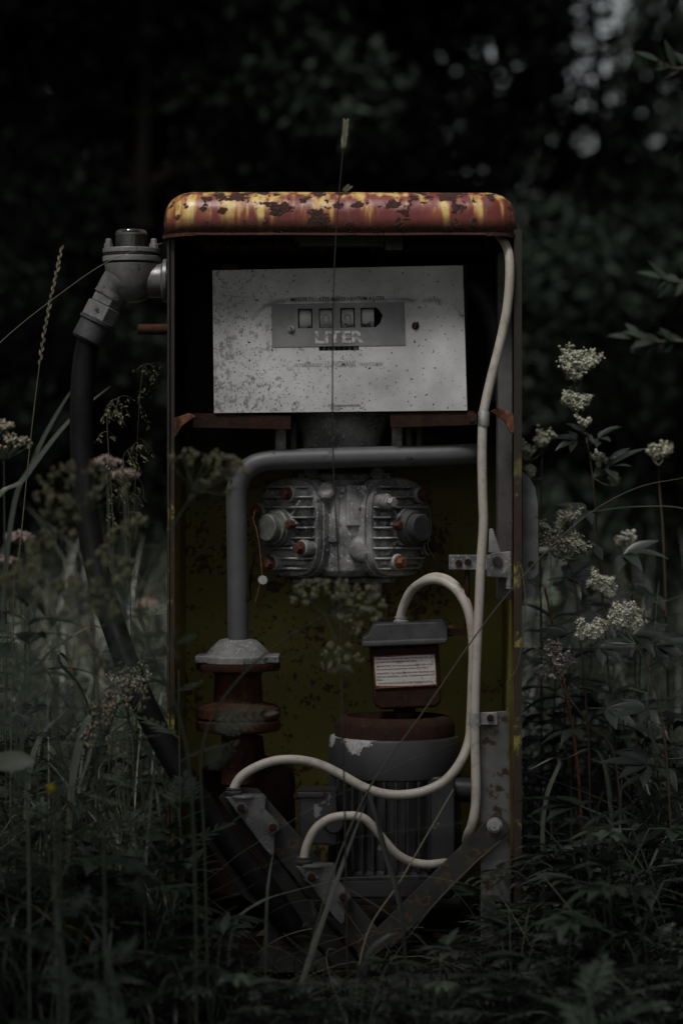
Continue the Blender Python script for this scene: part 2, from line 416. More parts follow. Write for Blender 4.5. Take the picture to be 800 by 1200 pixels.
G0, G1, G2 = (0.018, 0.024, 0.017), (0.050, 0.063, 0.048), (0.115, 0.130, 0.108)
M['grass'] = m_leaf('meadow_grass_blades', [(0, (0.014, 0.020, 0.014)), (0.45, (0.048, 0.061, 0.047)), (0.86, (0.17, 0.19, 0.155)), (0.93, (0.17, 0.14, 0.05)), (1, (0.24, 0.15, 0.05))], 0.38, 0.22, 0.5)
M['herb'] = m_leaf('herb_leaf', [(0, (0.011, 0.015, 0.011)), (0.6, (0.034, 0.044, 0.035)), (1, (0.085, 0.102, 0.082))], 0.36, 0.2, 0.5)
M['herb_fresh'] = m_leaf('fresh_herb_leaf', [(0, (0.016, 0.025, 0.016)), (0.6, (0.055, 0.077, 0.053)), (1, (0.12, 0.152, 0.10))], 0.38, 0.22, 0.5)  # a lighter leaf green of its own, mixed among the darker herbs
M['stem'] = m_leaf('green_stem', [(0, (0.04, 0.05, 0.032)), (0.5, (0.085, 0.11, 0.075)), (1, (0.15, 0.16, 0.09))], 0.5, 0.0)
M['stem_brown'] = m_leaf('brown_stem', [(0, (0.032, 0.024, 0.017)), (0.6, (0.075, 0.048, 0.030)), (1, (0.22, 0.13, 0.06))], 0.6, 0.0)
M['straw'] = m_leaf('dry_straw', [(0, (0.07, 0.066, 0.048)), (0.6, (0.20, 0.18, 0.13)), (1, (0.36, 0.31, 0.22))], 0.6, 0.1)
M['seed'] = m_leaf('seed_husks', [(0, (0.085, 0.085, 0.040)), (0.6, (0.20, 0.20, 0.11)), (1, (0.36, 0.34, 0.22))], 0.6, 0.1)
M['cream'] = m_leaf('cream_blossom', [(0, (0.28, 0.30, 0.20)), (0.5, (0.62, 0.62, 0.50)), (1, (0.80, 0.79, 0.68))], 0.6, 0.2)
M['lilac'] = m_leaf('pale_lilac_blossom', [(0, (0.26, 0.20, 0.22)), (1, (0.58, 0.50, 0.52))], 0.6, 0.2)
M['pink'] = m_leaf('pink_blossom', [(0, (0.17, 0.12, 0.11)), (1, (0.32, 0.24, 0.22))], 0.6, 0.2)
M['yellow'] = m_leaf('yellow_petals', [(0, (0.50, 0.40, 0.02)), (1, (0.75, 0.62, 0.05))], 0.5, 0.25)
M['lime'] = m_leaf('lime_petals', [(0, (0.25, 0.30, 0.05)), (1, (0.42, 0.45, 0.10))], 0.5, 0.25)
M['tree_leaf'] = m_leaf('woodland_leaf', [(0, (0.014, 0.021, 0.015)), (0.6, (0.030, 0.042, 0.031)), (1, (0.082, 0.098, 0.078))], 0.6, 0.08, 0.12)
M['bark'] = m_plain('dark_bark', (0.035, 0.03, 0.026), 0.85, 0, 0.4, 12)
M['orange_stem'] = m_leaf('red_orange_stem', [(0, (0.16, 0.05, 0.03)), (1, (0.30, 0.10, 0.05))], 0.6, 0.0)
t_ = T('dew'); t_.p(color=(0.9, 0.92, 0.92), rough=0.02, trans=1.0, ior=1.33); M['dew'] = t_.m
t_ = T('forest_soil'); t_.p(color=t_.mix(t_.step(t_.noise(3, 6), 0.3, 0.7), (0.014, 0.015, 0.011), (0.04, 0.042, 0.03)), rough=0.9); t_.bump(t_.noise(20, 6), 0.6, 0.03); M['soil'] = t_.m

# ================================================================ ground
mb = MB()
n = 40
def gz(x, y): return 0.03*mnoise.noise(Vector((x*0.9, y*0.9, 0))) + (0.10*max(0, y-4)**0.5 if y > 4 else 0)
xs = sorted(set([-400, -150, -60, -25] + [i*0.5 for i in range(-30, 31)] + [25, 60, 150, 400]))
ys = sorted(set([-60, -20, -12] + [i*0.5 for i in range(-16, 40)] + [30, 60, 150, 400, 900]))
vs_ = [(x, y, gz(x, y) if abs(x) < 20 and -12 < y < 25 else (0.10*max(0, y-4)**0.5 if y > 4 else 0)) for y in ys for x in xs]
fs_ = [(j*len(xs)+i, j*len(xs)+i+1, (j+1)*len(xs)+i+1, (j+1)*len(xs)+i) for j in range(len(ys)-1) for i in range(len(xs)-1)]
mb.add(vs_, fs_, True)
tagged(mb.build('ground', M['soil']), kind='structure')

# ================================================================ the fuel pump
pump = empty('fuel_pump', (0, 0.2, 0), 'open rusting fuel pump with a red and yellow cap, its machinery bare among weeds', 'fuel pump')
X0, X1 = P(196, 0, 0).x, P(610, 0, 0).x
ZT = P(0, 268, 0).z; YB = 0.44

# cabinet: two sides, back, floor, front lips
mb = MB()
th = 0.004
mb.box((X0+th/2, YB/2, ZT/2-0.02), (th, YB, ZT+0.04))
mb.box((X1-th/2, YB/2, ZT/2-0.02), (th, YB, ZT+0.04))
mb.box(((X0+X1)/2, YB+th/2+0.001, ZT/2-0.02), (X1-X0, th, ZT+0.04))
mb.box((X0+0.010, -0.002, ZT/2-0.02), (0.006, 0.003, ZT+0.036))
mb.box((X1-0.006, -0.003, ZT/2-0.02), (0.014, 0.004, ZT+0.036))
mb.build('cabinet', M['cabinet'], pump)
# side ribs inside and the plate the counter hangs on
mb = MB()
c = P(578, 500, 0.16)
pr = [P(566, 300, .16), P(600, 300, .02)]
mb.box((X1-0.034, 0.10, P(0, 500, .1).z), (0.003, 0.055, 0.62))
mb.box((X1-0.022, 0.074, P(0, 500, .1).z), (0.024, 0.003, 0.62))
mb.build('side_channel', M['sheet'], pump, 0.001)
mb = MB()
mb.box((0.02, 0.235, P(0, 400, 0.235).z), (0.52, 0.02, 0.30))
mb.box((-0.20, 0.15, P(0, 395, 0.15).z), (0.03, 0.15, 0.25)); mb.box((0.21, 0.15, P(0, 395, 0.15).z), (0.03, 0.15, 0.25))
mb.build('counter_frame', M['rust_dark'], pump, 0.002)
mb = MB()   # casting seen beside the counter plate
q = [P(545, 345, .2), P(560, 335, .2), P(578, 350, .2), P(590, 400, .2), P(592, 470, .2), P(570, 480, .2)]
mb.tube(spline([P(540, 330, .2), P(566, 352, .2), P(584, 395, .2), P(588, 470, .2)], 6), [.016+.0008*i for i in range(19)], 14)
mb.build('counter_drive_casting', M['cast_dark'], pump)

# roof cap: a pressed shell with big round corners, open underneath
def rounded_cap():
    zb, zt = P(0, 273, -0.03).z, P(0, 222, -0.03).z
    xl, xr = P(190, 0, -0.03).x, P(607, 0, -0.03).x
    yf, yb = -0.035, YB+0.04
    bm = bmesh.new()
    bmesh.ops.create_cube(bm, size=1)
    for v in bm.verts:
        v.co = Vector(((xl+xr)/2 + v.co.x*(xr-xl), (yf+yb)/2 + v.co.y*(yb-yf), (zb+zt)/2 + v.co.z*(zt-zb)))
    bm.edges.ensure_lookup_table()
    ed = [e for e in bm.edges if abs(e.verts[0].co.z-e.verts[1].co.z) > 0.01]
    bmesh.ops.bevel(bm, geom=ed, offset=0.055, segments=8, profile=0.5, affect='EDGES')
    top = [e for e in bm.edges if e.verts[0].co.z > zt-1e-5 and e.verts[1].co.z > zt-1e-5 and len(e.link_faces) == 2 and any(f.normal.z < 0.5 for f in e.link_faces)]
    bmesh.ops.bevel(bm, geom=top, offset=0.052, segments=8, profile=0.55, affect='EDGES')
    bm.faces.ensure_lookup_table()
    for f in [f for f in bm.faces if f.calc_center_median().z < zb+1e-4]: bm.faces.remove(f)
    bmesh.ops.subdivide_edges(bm, edges=[e for e in bm.edges if e.calc_length() > 0.05], cuts=5, use_grid_fill=True)
    for v in bm.verts:        # rusted sheet is never quite flat
        d = 0.0016*mnoise.noise(v.co*9)+0.0007*mnoise.noise(v.co*40)
        v.co += Vector((d, d*1.3, d))
    mb = MB(); mb.smooth = True
    bm.verts.ensure_lookup_table(); bm.verts.index_update()
    mb.add([v.co for v in bm.verts], [tuple(v.index for v in f.verts) for f in bm.faces])
    # rolled lip under the edge
    lip = []
    for e in bm.edges:
        if len(e.link_faces) == 1: lip.append((e.verts[0].co.copy(), e.verts[1].co.copy()))
    bm.free()
    cx, cyy = (xl+xr)/2, (yf+yb)/2
    for a, b in lip:
        ia = Vector((cx+(a.x-cx)*0.972, cyy+(a.y-cyy)*0.972, a.z-0.002)); ib = Vector((cx+(b.x-cx)*0.972, cyy+(b.y-cyy)*0.972, b.z-0.002))
        da, db = a-Vector((0, 0, 0.004)), b-Vector((0, 0, 0.004))
        mb.add([a, b, db, da, ia, ib], [(0, 1, 2, 3), (3, 2, 5, 4)], False)
    return mb
cap = rounded_cap().build('roof_cap', M['cap'], pump)
cap.modifiers.new('solid', 'SOLIDIFY').thickness = 0.0025
# lamp fitting under the cap
mb = MB()
mb.box(P(408, 281, 0.06), (0.19, 0.05, 0.012)); mb.box(P(400, 287, 0.06), (0.15, 0.03, 0.008))
mb.box(P(463, 285, 0.05), (0.026, 0.02, 0.026)); mb.box(P(455, 287, 0.047), (0.012, 0.02, 0.02))
mb.build('lamp_fitting', M['sheet'], pump, 0.0015)

# counter plate, with the number panel
YP = 0.055
def PL(u, v, dy=0.0):
    s_, t_ = (u-250)/296, (v-315)/168
    a = Vector((249, 317)).lerp(Vector((542, 311)), s_); b = Vector((251, 484)).lerp(Vector((547, 481)), s_)
    q = a.lerp(b, t_); return P(q.x, q.y, YP) + Vector((0, dy, 0))
def holed(us, vs, holes, dy, skip_tri=True):
    mb = MB()
    for i in range(len(us)-1):
        for j in range(len(vs)-1):
            cu, cv = (us[i]+us[i+1])/2, (vs[j]+vs[j+1])/2
            if any(a < cu < b and c_ < cv < d_ for a, b, c_, d_ in holes): continue
            mb.add([PL(us[i], vs[j], dy), PL(us[i+1], vs[j], dy), PL(us[i+1], vs[j+1], dy), PL(us[i], vs[j+1], dy)], [(0, 3, 2, 1)])
    return mb
mb = holed([250, 321, 374, 421, 474, 546], [315, 358, 404, 405.5, 411.5, 483], [(321, 474, 358, 404), (374, 421, 405.5, 411.5)], 0)
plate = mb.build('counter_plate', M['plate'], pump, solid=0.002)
us = [319, 321, 350, 367, 375, 391, 400, 417, 424, 441, 474, 476]; vs2 = [356, 358, 362, 373.5, 385, 405, 406.5]
mb = holed(us, vs2, [(350, 367, 362, 385), (375, 391, 362, 385), (400, 417, 362, 385), (424, 441, 362, 385), (441, 474, 362, 385)], -0.0016)
for q in ([(441, 362), (446, 362), (450, 371), (474, 362)], [(450, 371), (448, 379), (441, 385), (474, 385), (474, 362)]):
    if len(q) == 4: mb.add([PL(u, v, -0.0016) for u, v in [(443, 362), (450, 371), (474, 362)]], [(0, 1, 2)])
mb.add([PL(u, v, -0.0016) for u, v in [(450, 371), (447, 380), (441, 385), (474, 385), (474, 362)]], [(0, 1, 2, 3, 4)])
mb.build('number_panel', M['panel'], plate, solid=0.001)
mb = MB(); mb.box(PL(398, 384, 0.045), (0.25, 0.004, 0.09)); mb.build('backing', M['black'], plate)
def text(s, u, v, hpx, mat, parent, bold=0.0, wpx=None, dy=-0.003, name='lettering', mapper=None, spacing=1.0):
    cu = bpy.data.curves.new('t', 'FONT'); cu.body = s; cu.size = 1; cu.offset = bold; cu.space_character = spacing
    cu.resolution_u = 2
    o = bpy.data.objects.new('t', cu); COL.objects.link(o)
    dg = bpy.context.evaluated_depsgraph_get()
    me = bpy.data.meshes.new_from_object(o.evaluated_get(dg)); bpy.data.objects.remove(o); bpy.data.curves.remove(cu)
    ww = max(q.co.x for q in me.vertices); x0 = min(q.co.x for q in me.vertices)
    k = hpx/0.69; kx = (wpx/(ww-x0)) if wpx else k
    mp = mapper or PL; mb = MB()
    mb.add([mp(u+(q.co.x-x0)*kx, v-q.co.y*k, dy) for q in me.vertices], [tuple(p.vertices) for p in me.polygons])
    bpy.data.meshes.remove(me)
    return mb
def put_text(*a, **k):
    nm = k.pop('name', 'lettering'); mt = a[4]; pa = a[5]
    return text(*a, **k).build(nm, mt, pa)
put_text('MINSTE TILLATTE MÅLEKVANTUM 4 LITER', 342, 353.6, 4.6, M['ink'], plate, bold=0.012, wpx=111, dy=-0.0016)
put_text('LITER', 370, 402.3, 13.2, M['white_paint'], plate, bold=0.035, wpx=57, dy=-0.0027, spacing=1.05)
put_text('AKTIEBOLAGET', 344, 430, 4.0, M['ink_faint'], plate, wpx=33, dy=-0.0016)
put_text('LJUNGMANS', 381, 430.5, 7, M['ink_faint'], plate, wpx=36, dy=-0.0016, bold=0.01)
put_text('VERKSTÄDER', 421, 430, 4.0, M['ink_faint'], plate, wpx=28, dy=-0.0016)
put_text('A-B Ljungmans verkstäder', 383, 477, 3.4, M['ink'], plate, wpx=39, dy=-0.0016)
for u in (358.5, 383, 408.5, 432.5):
    mb = MB(); a = PL(u-7.0, 374, 0.030); b = PL(u+7.0, 374, 0.030)
    mb.tube([a, b], 0.026, 30); o = mb.build('number_wheel', M['wheel'], plate)
for u, ch in ((383, '0'), (408.5, '0')):
    f = lambda uu, vv, dy: PL(uu, vv, dy)
    put_text(ch, u-5, 380, 12, M['ink_faint'], plate, wpx=10, dy=0.0035, bold=0.02, name='numeral')
mb = MB()
mb.box(PL(397, 408.5, 0.012), (0.068, 0.008, 0.012)); mb.build('slot_drum', M['wheel'], plate)
mb = MB()
for k in range(7): mb.box(PL(377+k*6, 408.5, 0.006), (0.0058, 0.003, 0.011))
mb.build('slot_wheel', M['black'], plate)
def screw(c, r, mat, slot, parent, name='screw', axis=(0, -1, 0), ang=20):
    mb = MB(); mb.lathe([(r, -0.001), (r, 0.001), (r*0.8, 0.0022), (r*0.3, 0.0028)], c, axis, 18)
    mb.mi = 1; M2 = Matrix.Rotation(R(ang), 3, 'Y')
    mb.box(Vector(c)+Vector(axis)*0.0026, (r*0.32, 0.0012, r*1.7), M2)
    return mb.build(name, [mat, slot], parent)
screw(PL(342, 386, -0.003), 0.0068, M['bolt_grey'], M['ink'], plate, ang=-25)
screw(PL(488, 384, -0.002), 0.0066, M['rust_dark'], M['ink'], plate, ang=20)

# shelf beams, corner brackets
def beam(p0, p1, h, dep, name, mat, Y):
    mb = MB(); a, b = P(*p0, Y), P(*p1, Y); c = (a+b)/2; L = (b-a).length; an = math.atan2(b.z-a.z, b.x-a.x)
    Mr = Matrix.Rotation(-an, 3, 'Y')
    mb.box(c, (L, 0.004, h), Mr); mb.box(c+Vector((0, dep/2+.003, h/2-0.002)), (L, dep, 0.004), Mr)
    return mb.build(name, mat, pump, 0.0012)
beam((226, 493), (341, 495), 0.026, 0.08, 'shelf_beam', M['rust_dark'], 0.06)
beam((457, 493), (556, 490), 0.026, 0.08, 'shelf_beam', M['rust_dark'], 0.06)
for pts in ([(200, 512), (203, 490), (222, 484), (230, 488), (214, 499), (206, 512)], [(604, 508), (601, 484), (582, 478), (574, 482), (590, 494), (598, 508)]):
    mb = MB(); mb.prism([(x, y) for x, y in pts], 0.012, 0.03, lambda u, v, d: P(u, v, d))
    mb.build('corner_bracket', M['rust_bright'], pump, 0.002)
mb = MB(); mb.box(P(552.5, 491, 0.02), (0.018, 0.006, 0.020)); mb.mi = 1
mb.lathe([(0.0055, -0.001), (0.0055, 0.002)], P(552.5, 491, 0.017), (0, -1, 0), 16); mb.build('clamp_block', [M['rust'], M['black']], pump, 0.001)

# throat under the counter
mb = MB()
bc = P(400, 535, 0.20)
mb.lathe([(0.080, 0), (0.080, 0.012), (0.073, 0.016), (0.076, 0.04), (0.092, 0.075), (0.098, 0.085)], bc, (0, 0, 1), 36)
mb.build('meter_throat', M['cast'], pump)
for px in (329, 344, 465, 479, 491):
    mb = MB(); mb.box(P(px, 517, 0.17), (0.020 if px in (329, 465) else 0.012, 0.03, 0.075)); mb.build('throat_lug', M['cast'] if px in (329, 465) else M['cast_dark'], pump, 0.003)

# ---- flow meter
OC = P(403, 618, 0.25)
mb = MB()
mb.lathe([(0.055, -0.10), (0.062, -0.085), (0.062, 0.06), (0.072, 0.075), (0.072, 0.088)], OC, (0, 0, 1), 28)
for rz in (R(-45), R(45)):
    F = frame(OC, rz); ax = F(0, -1, 0)-OC
    mb.lathe([(0.060, 0.0), (0.062, 0.06), (0.066, 0.09), (0.072, 0.107)], OC, ax, 28)
mb.lathe([(0.042, -0.088), (0.050, -0.078), (0.052, 0.0), (0.050, 0.05), (0.054, 0.075)], OC+Vector((0, -0.088, 0)), (0, 0, 1), 28)
mb.box(OC+Vector((0.020, -0.128, 0.040)), (0.040, 0.026, 0.075), Matrix.Rotation(R(20), 3, 'Z'))
mb.box(OC+Vector((-0.016, -0.134, 0.02)), (0.018, 0.018, 0.095), Matrix.Rotation(R(45), 3, 'Z'))
mb.lathe([(0.024, 0), (0.024, 0.02), (0.018, 0.026), (0.008, 0.028)], OC+Vector((0.026, -0.118, -0.040)), (0.35, -1, 0.1), 20)
mb.lathe([(0.019, 0), (0.019, 0.022), (0.012, 0.026)], OC+Vector((-0.028, -0.125, 0.058)), (-0.2, -1, 0.55), 8, smooth=False)
for dx in (-0.058, 0.058):
    mb.lathe([(0.014, 0), (0.014, 0.016), (0.008, 0.017)], OC+Vector((dx*1.05, -0.052, 0.098)), (0, -1, 0.1), 16)
mb.box(OC+Vector((0, 0, 0.094)), (0.17, 0.11, 0.012))
mb.box(OC+Vector((0, -0.03, -0.082)), (0.15, 0.09, 0.014)); mb.box(OC+Vector((0, -0.02, -0.097)), (0.19, 0.08, 0.010))
mb.lathe([(0.016, 0), (0.016, 0.03)], OC+Vector((0.055, -0.05, -0.125)), (0, 0, 1), 8, smooth=False)
mb.lathe([(0.014, 0), (0.014, 0.05)], OC+Vector((-0.005, -0.07, -0.13)), (0, 0, 1), 12)
meter = mb.build('flow_meter', M['cast'], pump, 0.003)

def oct_outline(hw, hh, cx, cz):
    return [(-hw, -hh+cz), (-hw+cx, -hh), (hw-cx, -hh), (hw, -hh+cz), (hw, hh-cz), (hw-cx, hh), (-hw+cx, hh), (-hw, hh-cz)]
def round_outline(hw, hh, a, n=36):     # octagon with softened corners
    o = []
    for i in range(n):
        q = 2*math.pi*i/n; c_, s_ = math.cos(q), math.sin(q)
        r_ = 1/(abs(c_/hw)**a+abs(s_/hh)**a)**(1/a); o.append((c_*r_, s_*r_))
    return o
def half_width(o, z):
    xs_ = []
    for i in range(len(o)):
        (x0, z0), (x1, z1) = o[i], o[(i+1) % len(o)]
        if (z0-z)*(z1-z) <= 0 and abs(z1-z0) > 1e-9: xs_.append(x0+(x1-x0)*(z-z0)/(z1-z0))
    return (min(xs_), max(xs_)) if xs_ else (0, 0)
def cover(rz, bolts, mats, plug_ang, seal):
    F = frame(OC, rz)
    to = lambda u, v, d: F(u, d, v)
    o = round_outline(0.077, 0.091, 3.5)
    mb = MB()
    mb.prism(o, -0.128, -0.106, to)                       # thick back flange
    o2 = round_outline(0.074, 0.088, 3.5)
    mb.prism(o2, -0.142, -0.1285, to)
    rim = oct_outline(0.070, 0.074, 0.034, 0.036)
    for z in [-0.074+0.0185*k for k in range(9)]:         # horizontal cooling fins
        a, b = half_width(o2, max(-0.085, min(0.085, z)))
        dome = 0.024*math.sqrt(max(0.15, 1-(z/0.10)**2))
        poly = [(a+0.004, -0.1415), (a+0.008, -0.1415-dome*0.55), (a*0.70, -0.1415-dome*1.0), (b*0.70, -0.1415-dome*1.0), (b-0.008, -0.1415-dome*0.55), (b-0.004, -0.1415)]
        mb.prism(poly, z-0.0022, z+0.0022, lambda u, v, d: F(u, v, d))
    poly = [(-0.05, -0.1415), (-0.042, -0.150), (0.042, -0.150), (0.05, -0.1415)]
    mb.prism(poly, -0.068, 0.068, lambda u, v, d: F(u, v, d))
    for x, z in ((-0.03, 0.03), (0.03, 0.03), (0.03, -0.03), (-0.03, -0.03)):        # webs towards the hub
        mb.box(F(x, -0.152, z), (0.005, 0.016, 0.05), Matrix.Rotation(rz, 3, 'Z') @ Matrix.Rotation(R(40 if x*z > 0 else -40), 3, 'Y'))
    dia = [(-0.046, 0), (-0.014, -0.034), (0.014, -0.034), (0.046, 0), (0.014, 0.034), (-0.014, 0.034)]
    ca, sa = math.cos(plug_ang), math.sin(plug_ang)
    mb.prism([(x*ca-z*sa, x*sa+z*ca) for x, z in dia], -0.166, -0.1415, to)
    for x, z, m in bolts:
        mb.lathe([(0.0155, 0), (0.0155, 0.022), (0.013, 0.024)], F(x, -0.1415, z), F(0, -1, 0)-OC, 16)
    cv = mb.build('cylinder_cover', M['cast'], meter, 0.0018)
    ax = F(0, -1, 0)-OC
    mb = MB(); mb.lathe([(0.034, 0), (0.034, 0.010), (0.031, 0.012), (0.031, 0.018), (0.025, 0.0185), (0.025, 0.031), (0.023, 0.033), (0.012, 0.0331)], F(0, -0.1665, 0), ax, 28)
    mb.build('plug', mats, meter, 0.001)
    for x, z, m in bolts:
        mb = MB(); c = F(x, -0.1655, z)
        mb.lathe([(0.0115, 0), (0.0115, 0.004)], c, ax, 18); mb.lathe([(0.0098, 0.0042), (0.0098, 0.0125), (0.0085, 0.0140)], c, ax, 6, smooth=False)
        mb.build('bolt', M[m], meter, 0.0008)
    s_ = -1 if rz < 0 else 1
    mb = MB(); c = F(-s_*0.036*ca*-1 if False else 0.036*(1 if rz < 0 else -1)*ca, -0.1665, 0.036*(1 if rz < 0 else -1)*sa)
    mb.lathe([(0.0085, 0), (0.0085, 0.012), (0.0065, 0.014)], c, ax, 6, smooth=False); mb.build('bolt', M['rust_red'], meter)
    if rz < 0:
        mb = MB(); c = F(-0.036*ca, -0.1665, -0.036*sa)
        mb.lathe([(0.0085, 0), (0.0085, 0.012), (0.0065, 0.014)], c, ax, 6, smooth=False); mb.build('bolt', M['rust_bright'], meter)
    return cv
cover(R(-45), [(0.022, 0.062, 'rust_red'), (0.056, -0.036, 'rust_red'), (-0.022, -0.064, 'rust_bright'), (-0.058, 0.030, 'rust_bright')], M['plug'], R(10), True)
cover(R(45), [(-0.052, 0.046, 'bolt_grey'), (0.034, 0.060, 'rust_red'), (-0.026, -0.062, 'rust_bright'), (0.056, -0.036, 'rust_dark')], M['cast_dark'], R(-8), False)
mb = MB()     # sealing wire and lead seal on the left cover
mb.tube(spline([P(300, 618, .1), P(304, 640, .1), P(306, 660, .1), P(307, 676, .1), P(303, 692, .1), P(299, 706, .1)], 5), 0.0011, 6)
mb.tube(spline([P(299, 598, .1), P(297, 610, .1), P(301, 620, .1)], 5), 0.0011, 6)
mb.build('seal_wire', M['rust_bright'], meter)
mb = MB(); mb.lathe([(0.008, -0.002), (0.009, 0), (0.008, 0.002)], P(308, 680, .095), (0.2, -1, 0.3), 16); mb.build('lead_seal', M['bolt_grey'], meter)
mb = MB()
mb.tube(spline([P(301, 600, .12), P(303, 630, .12), P(298, 655, .12), P(293, 680, .13), P(294, 700, .13), P(290, 704, .13)], 6), 0.0018, 6)
mb.build('seal_wire', M['black'], meter); mb = MB()
mb.tube(spline([P(497, 580, .12), P(503, 600, .12), P(505, 620, .12), P(501, 640, .12), P(509, 655, .12), P(515, 678, .13)], 6), 0.0012, 6)
mb.build('seal_wire', M['black'], meter)

# ---- grey pipe over the meter
pts = [P(548, 531, 0.22), P(556, 531.5, 0.17), P(553, 532, 0.115), P(540, 532.5, 0.095), P(500, 534, 0.09), P(430, 535.5, 0.09), P(350, 538, 0.09), P(318, 539.5, 0.09), P(297, 545, 0.09), P(283, 558, 0.09), P(277.5, 578, 0.09), P(277.5, 620, 0.09), P(278.5, 690, 0.09), P(279, 752, 0.09)]
mb = MB(); mb.tube(spline(pts, 8), 0.0188, 24); mb.build('suction_pipe', M['pipe'], pump)

# ---- strainer housing under the pipe
B = P(279, 776, 0.10)
mb = MB()
mb.lathe([(0.070, 0), (0.071, 0.012), (0.058, 0.016), (0.050, 0.026), (0.034, 0.040), (0.022, 0.043)], B, (0, 0, 1), 10, smooth=True)
mb.box(B+Vector((0, 0, 0.007)), (0.150, 0.085, 0.014))
st = mb.build('strainer_flange', M['cast_pale'], pump, 0.003)
mb = MB(); zf = P(0, 787, .1).z-B.z
z0 = P(0, 853, .1).z-B.z; z1 = P(0, 830, .1).z-B.z
mb.lathe([(0.030, z0-0.10), (0.030, z0-0.012), (0.074, z0-0.004), (0.076, z0), (0.076, z0+0.012), (0.072, z0+0.016), (0.076, z0+0.020), (0.076, z1), (0.070, z1+0.006), (0.044, z1+0.012), (0.042, zf-0.006), (0.046, zf), (0.074, zf+0.003), (0.076, zf+0.008), (0.076, -0.0015)], B, (0, 0, 1), 28)
mb.build('strainer_spool', M['rust'], pump)
mb = MB(); tb = P(289, 1040, 0.22)
mb.lathe([(0.090, 0), (0.090, 0.20), (0.086, 0.218), (0.060, 0.232), (0.034, 0.245), (0.03, 0.28)], tb, (0, 0, 1), 32)
mb.build('pressure_tank', M['rust_dark'], pump)

# ---- starter box with warning plate
Yx = 0.10
Lb = lambda u, v, d: P(u, v, Yx)+Vector((0, d, 0))
mb = MB()
mb.prism([(433, 757), (514, 754), (517, 822), (511, 829), (446, 832), (438, 826)], 0, 0.10, Lb)
box = mb.build('starter_box', M['rust_dark'], pump, 0.006, 3)
mb = MB()
mb.prism([(424, 757), (425, 748), (432, 743), (438, 731), (520, 728), (524, 733), (524, 749), (521, 753)], -0.012, 0.105, Lb)
mb.prism([(424, 758), (424, 751), (524, 747), (522, 754)], -0.020, 0.105, Lb)
mb.build('lid', M['cast_dark'], box, 0.003)
mb = MB(); g = P(470, 744, Yx+0.02)
mb.lathe([(0.016, -0.01), (0.0165, 0.012), (0.0165, 0.02), (0.014, 0.021)], g, (0, 0, 1), 20)
mb.lathe([(0.013, 0.0215), (0.0145, 0.023), (0.0145, 0.026), (0.011, 0.027), (0.0125, 0.030), (0.0125, 0.033)], g, (0, 0, 1), 20)
mb.build('cable_gland', M['cast'], box)
mb = MB(); mb.lathe([(0.010, 0), (0.010, 0.012), (0.0055, 0.0125), (0.0055, 0.04)], P(523, 739, Yx+0.03), (1, 0, 0), 14); mb.build('box_bolt', M['rust'], box)
wl = lambda u, v, d=0: P(*(Vector((437, 769)).lerp(Vector((509.5, 766)), u).lerp(Vector((439, 807)).lerp(Vector((512, 803)), u), v)), Yx)+Vector((0, d-0.002, 0))
mb = MB(); mb.prism([(0, 0), (1, 0), (1, 1), (0, 1)], -0.0008, 0.0012, lambda u, v, d: wl(u, v, d)); mb.mi = 1
for a in ([(0, 0.90), (0.15, .925), (.4, .955), (.7, .965), (1, .95), (1, 1.0), (0, 1.0)], [(0, 0), (0.022, 0.03), (0.014, .3), (0.024, .6), (0.02, .95), (0, 1)], [(1, 0), (0.985, .02), (0.988, .5), (0.978, .9), (1, 1)], [(0, 0), (1, 0), (.99, .03), (.6, .022), (.3, .04), (0.02, .03)]):
    mb.prism(a, -0.0016, -0.0009, lambda u, v, d: wl(u, v, d))
wp = mb.build('warning_plate', [M['enamel'], M['enamel_rim']], pump)
lines = [('OBS! Innan mätaren får tagas i bruk skall 200 cm³', .04, .12, .92), ('ny moist ren transformatorolja ifyllas.', .04, .215, .66), ('IMPORTANT  Do not use pump before 200 cu. cm.', .04, .345, .93), ('new moist pure transformer oil has been filled.', .04, .44, .83), ('WICHTIG!  Vor Inbetriebnahme der Zapfsäule sind', .04, .57, .93), ('200 cm³ leicht mehr, neues Transformatorenöl ein-', .04, .67, .93), ('füllen.', .04, .76, .1), ('TÄYTETTÄVÄ PUHTAALLA MUUNTAJAÖLJYLLÄ', .06, .885, .86)]
mb = MB()
for s_, u, v, ww in lines:
    q = text(s_, u, v, 0.052, None, None, bold=0.02, wpx=ww, dy=-0.0012, mapper=wl); mb.add(q.v, q.f)
mb.build('lettering', M['red_ink'], wp)

# floor pan and bed plate under the machinery
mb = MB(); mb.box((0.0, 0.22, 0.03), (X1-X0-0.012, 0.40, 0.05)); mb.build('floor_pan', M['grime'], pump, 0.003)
mb = MB(); mb.tube([P(474, 828, .15), P(474, 850, .15)], .02, 12); mb.box(P(474, 800, .26), (.06, .1, .03)); mb.build('box_bracket', M['rust_dark'], pump)
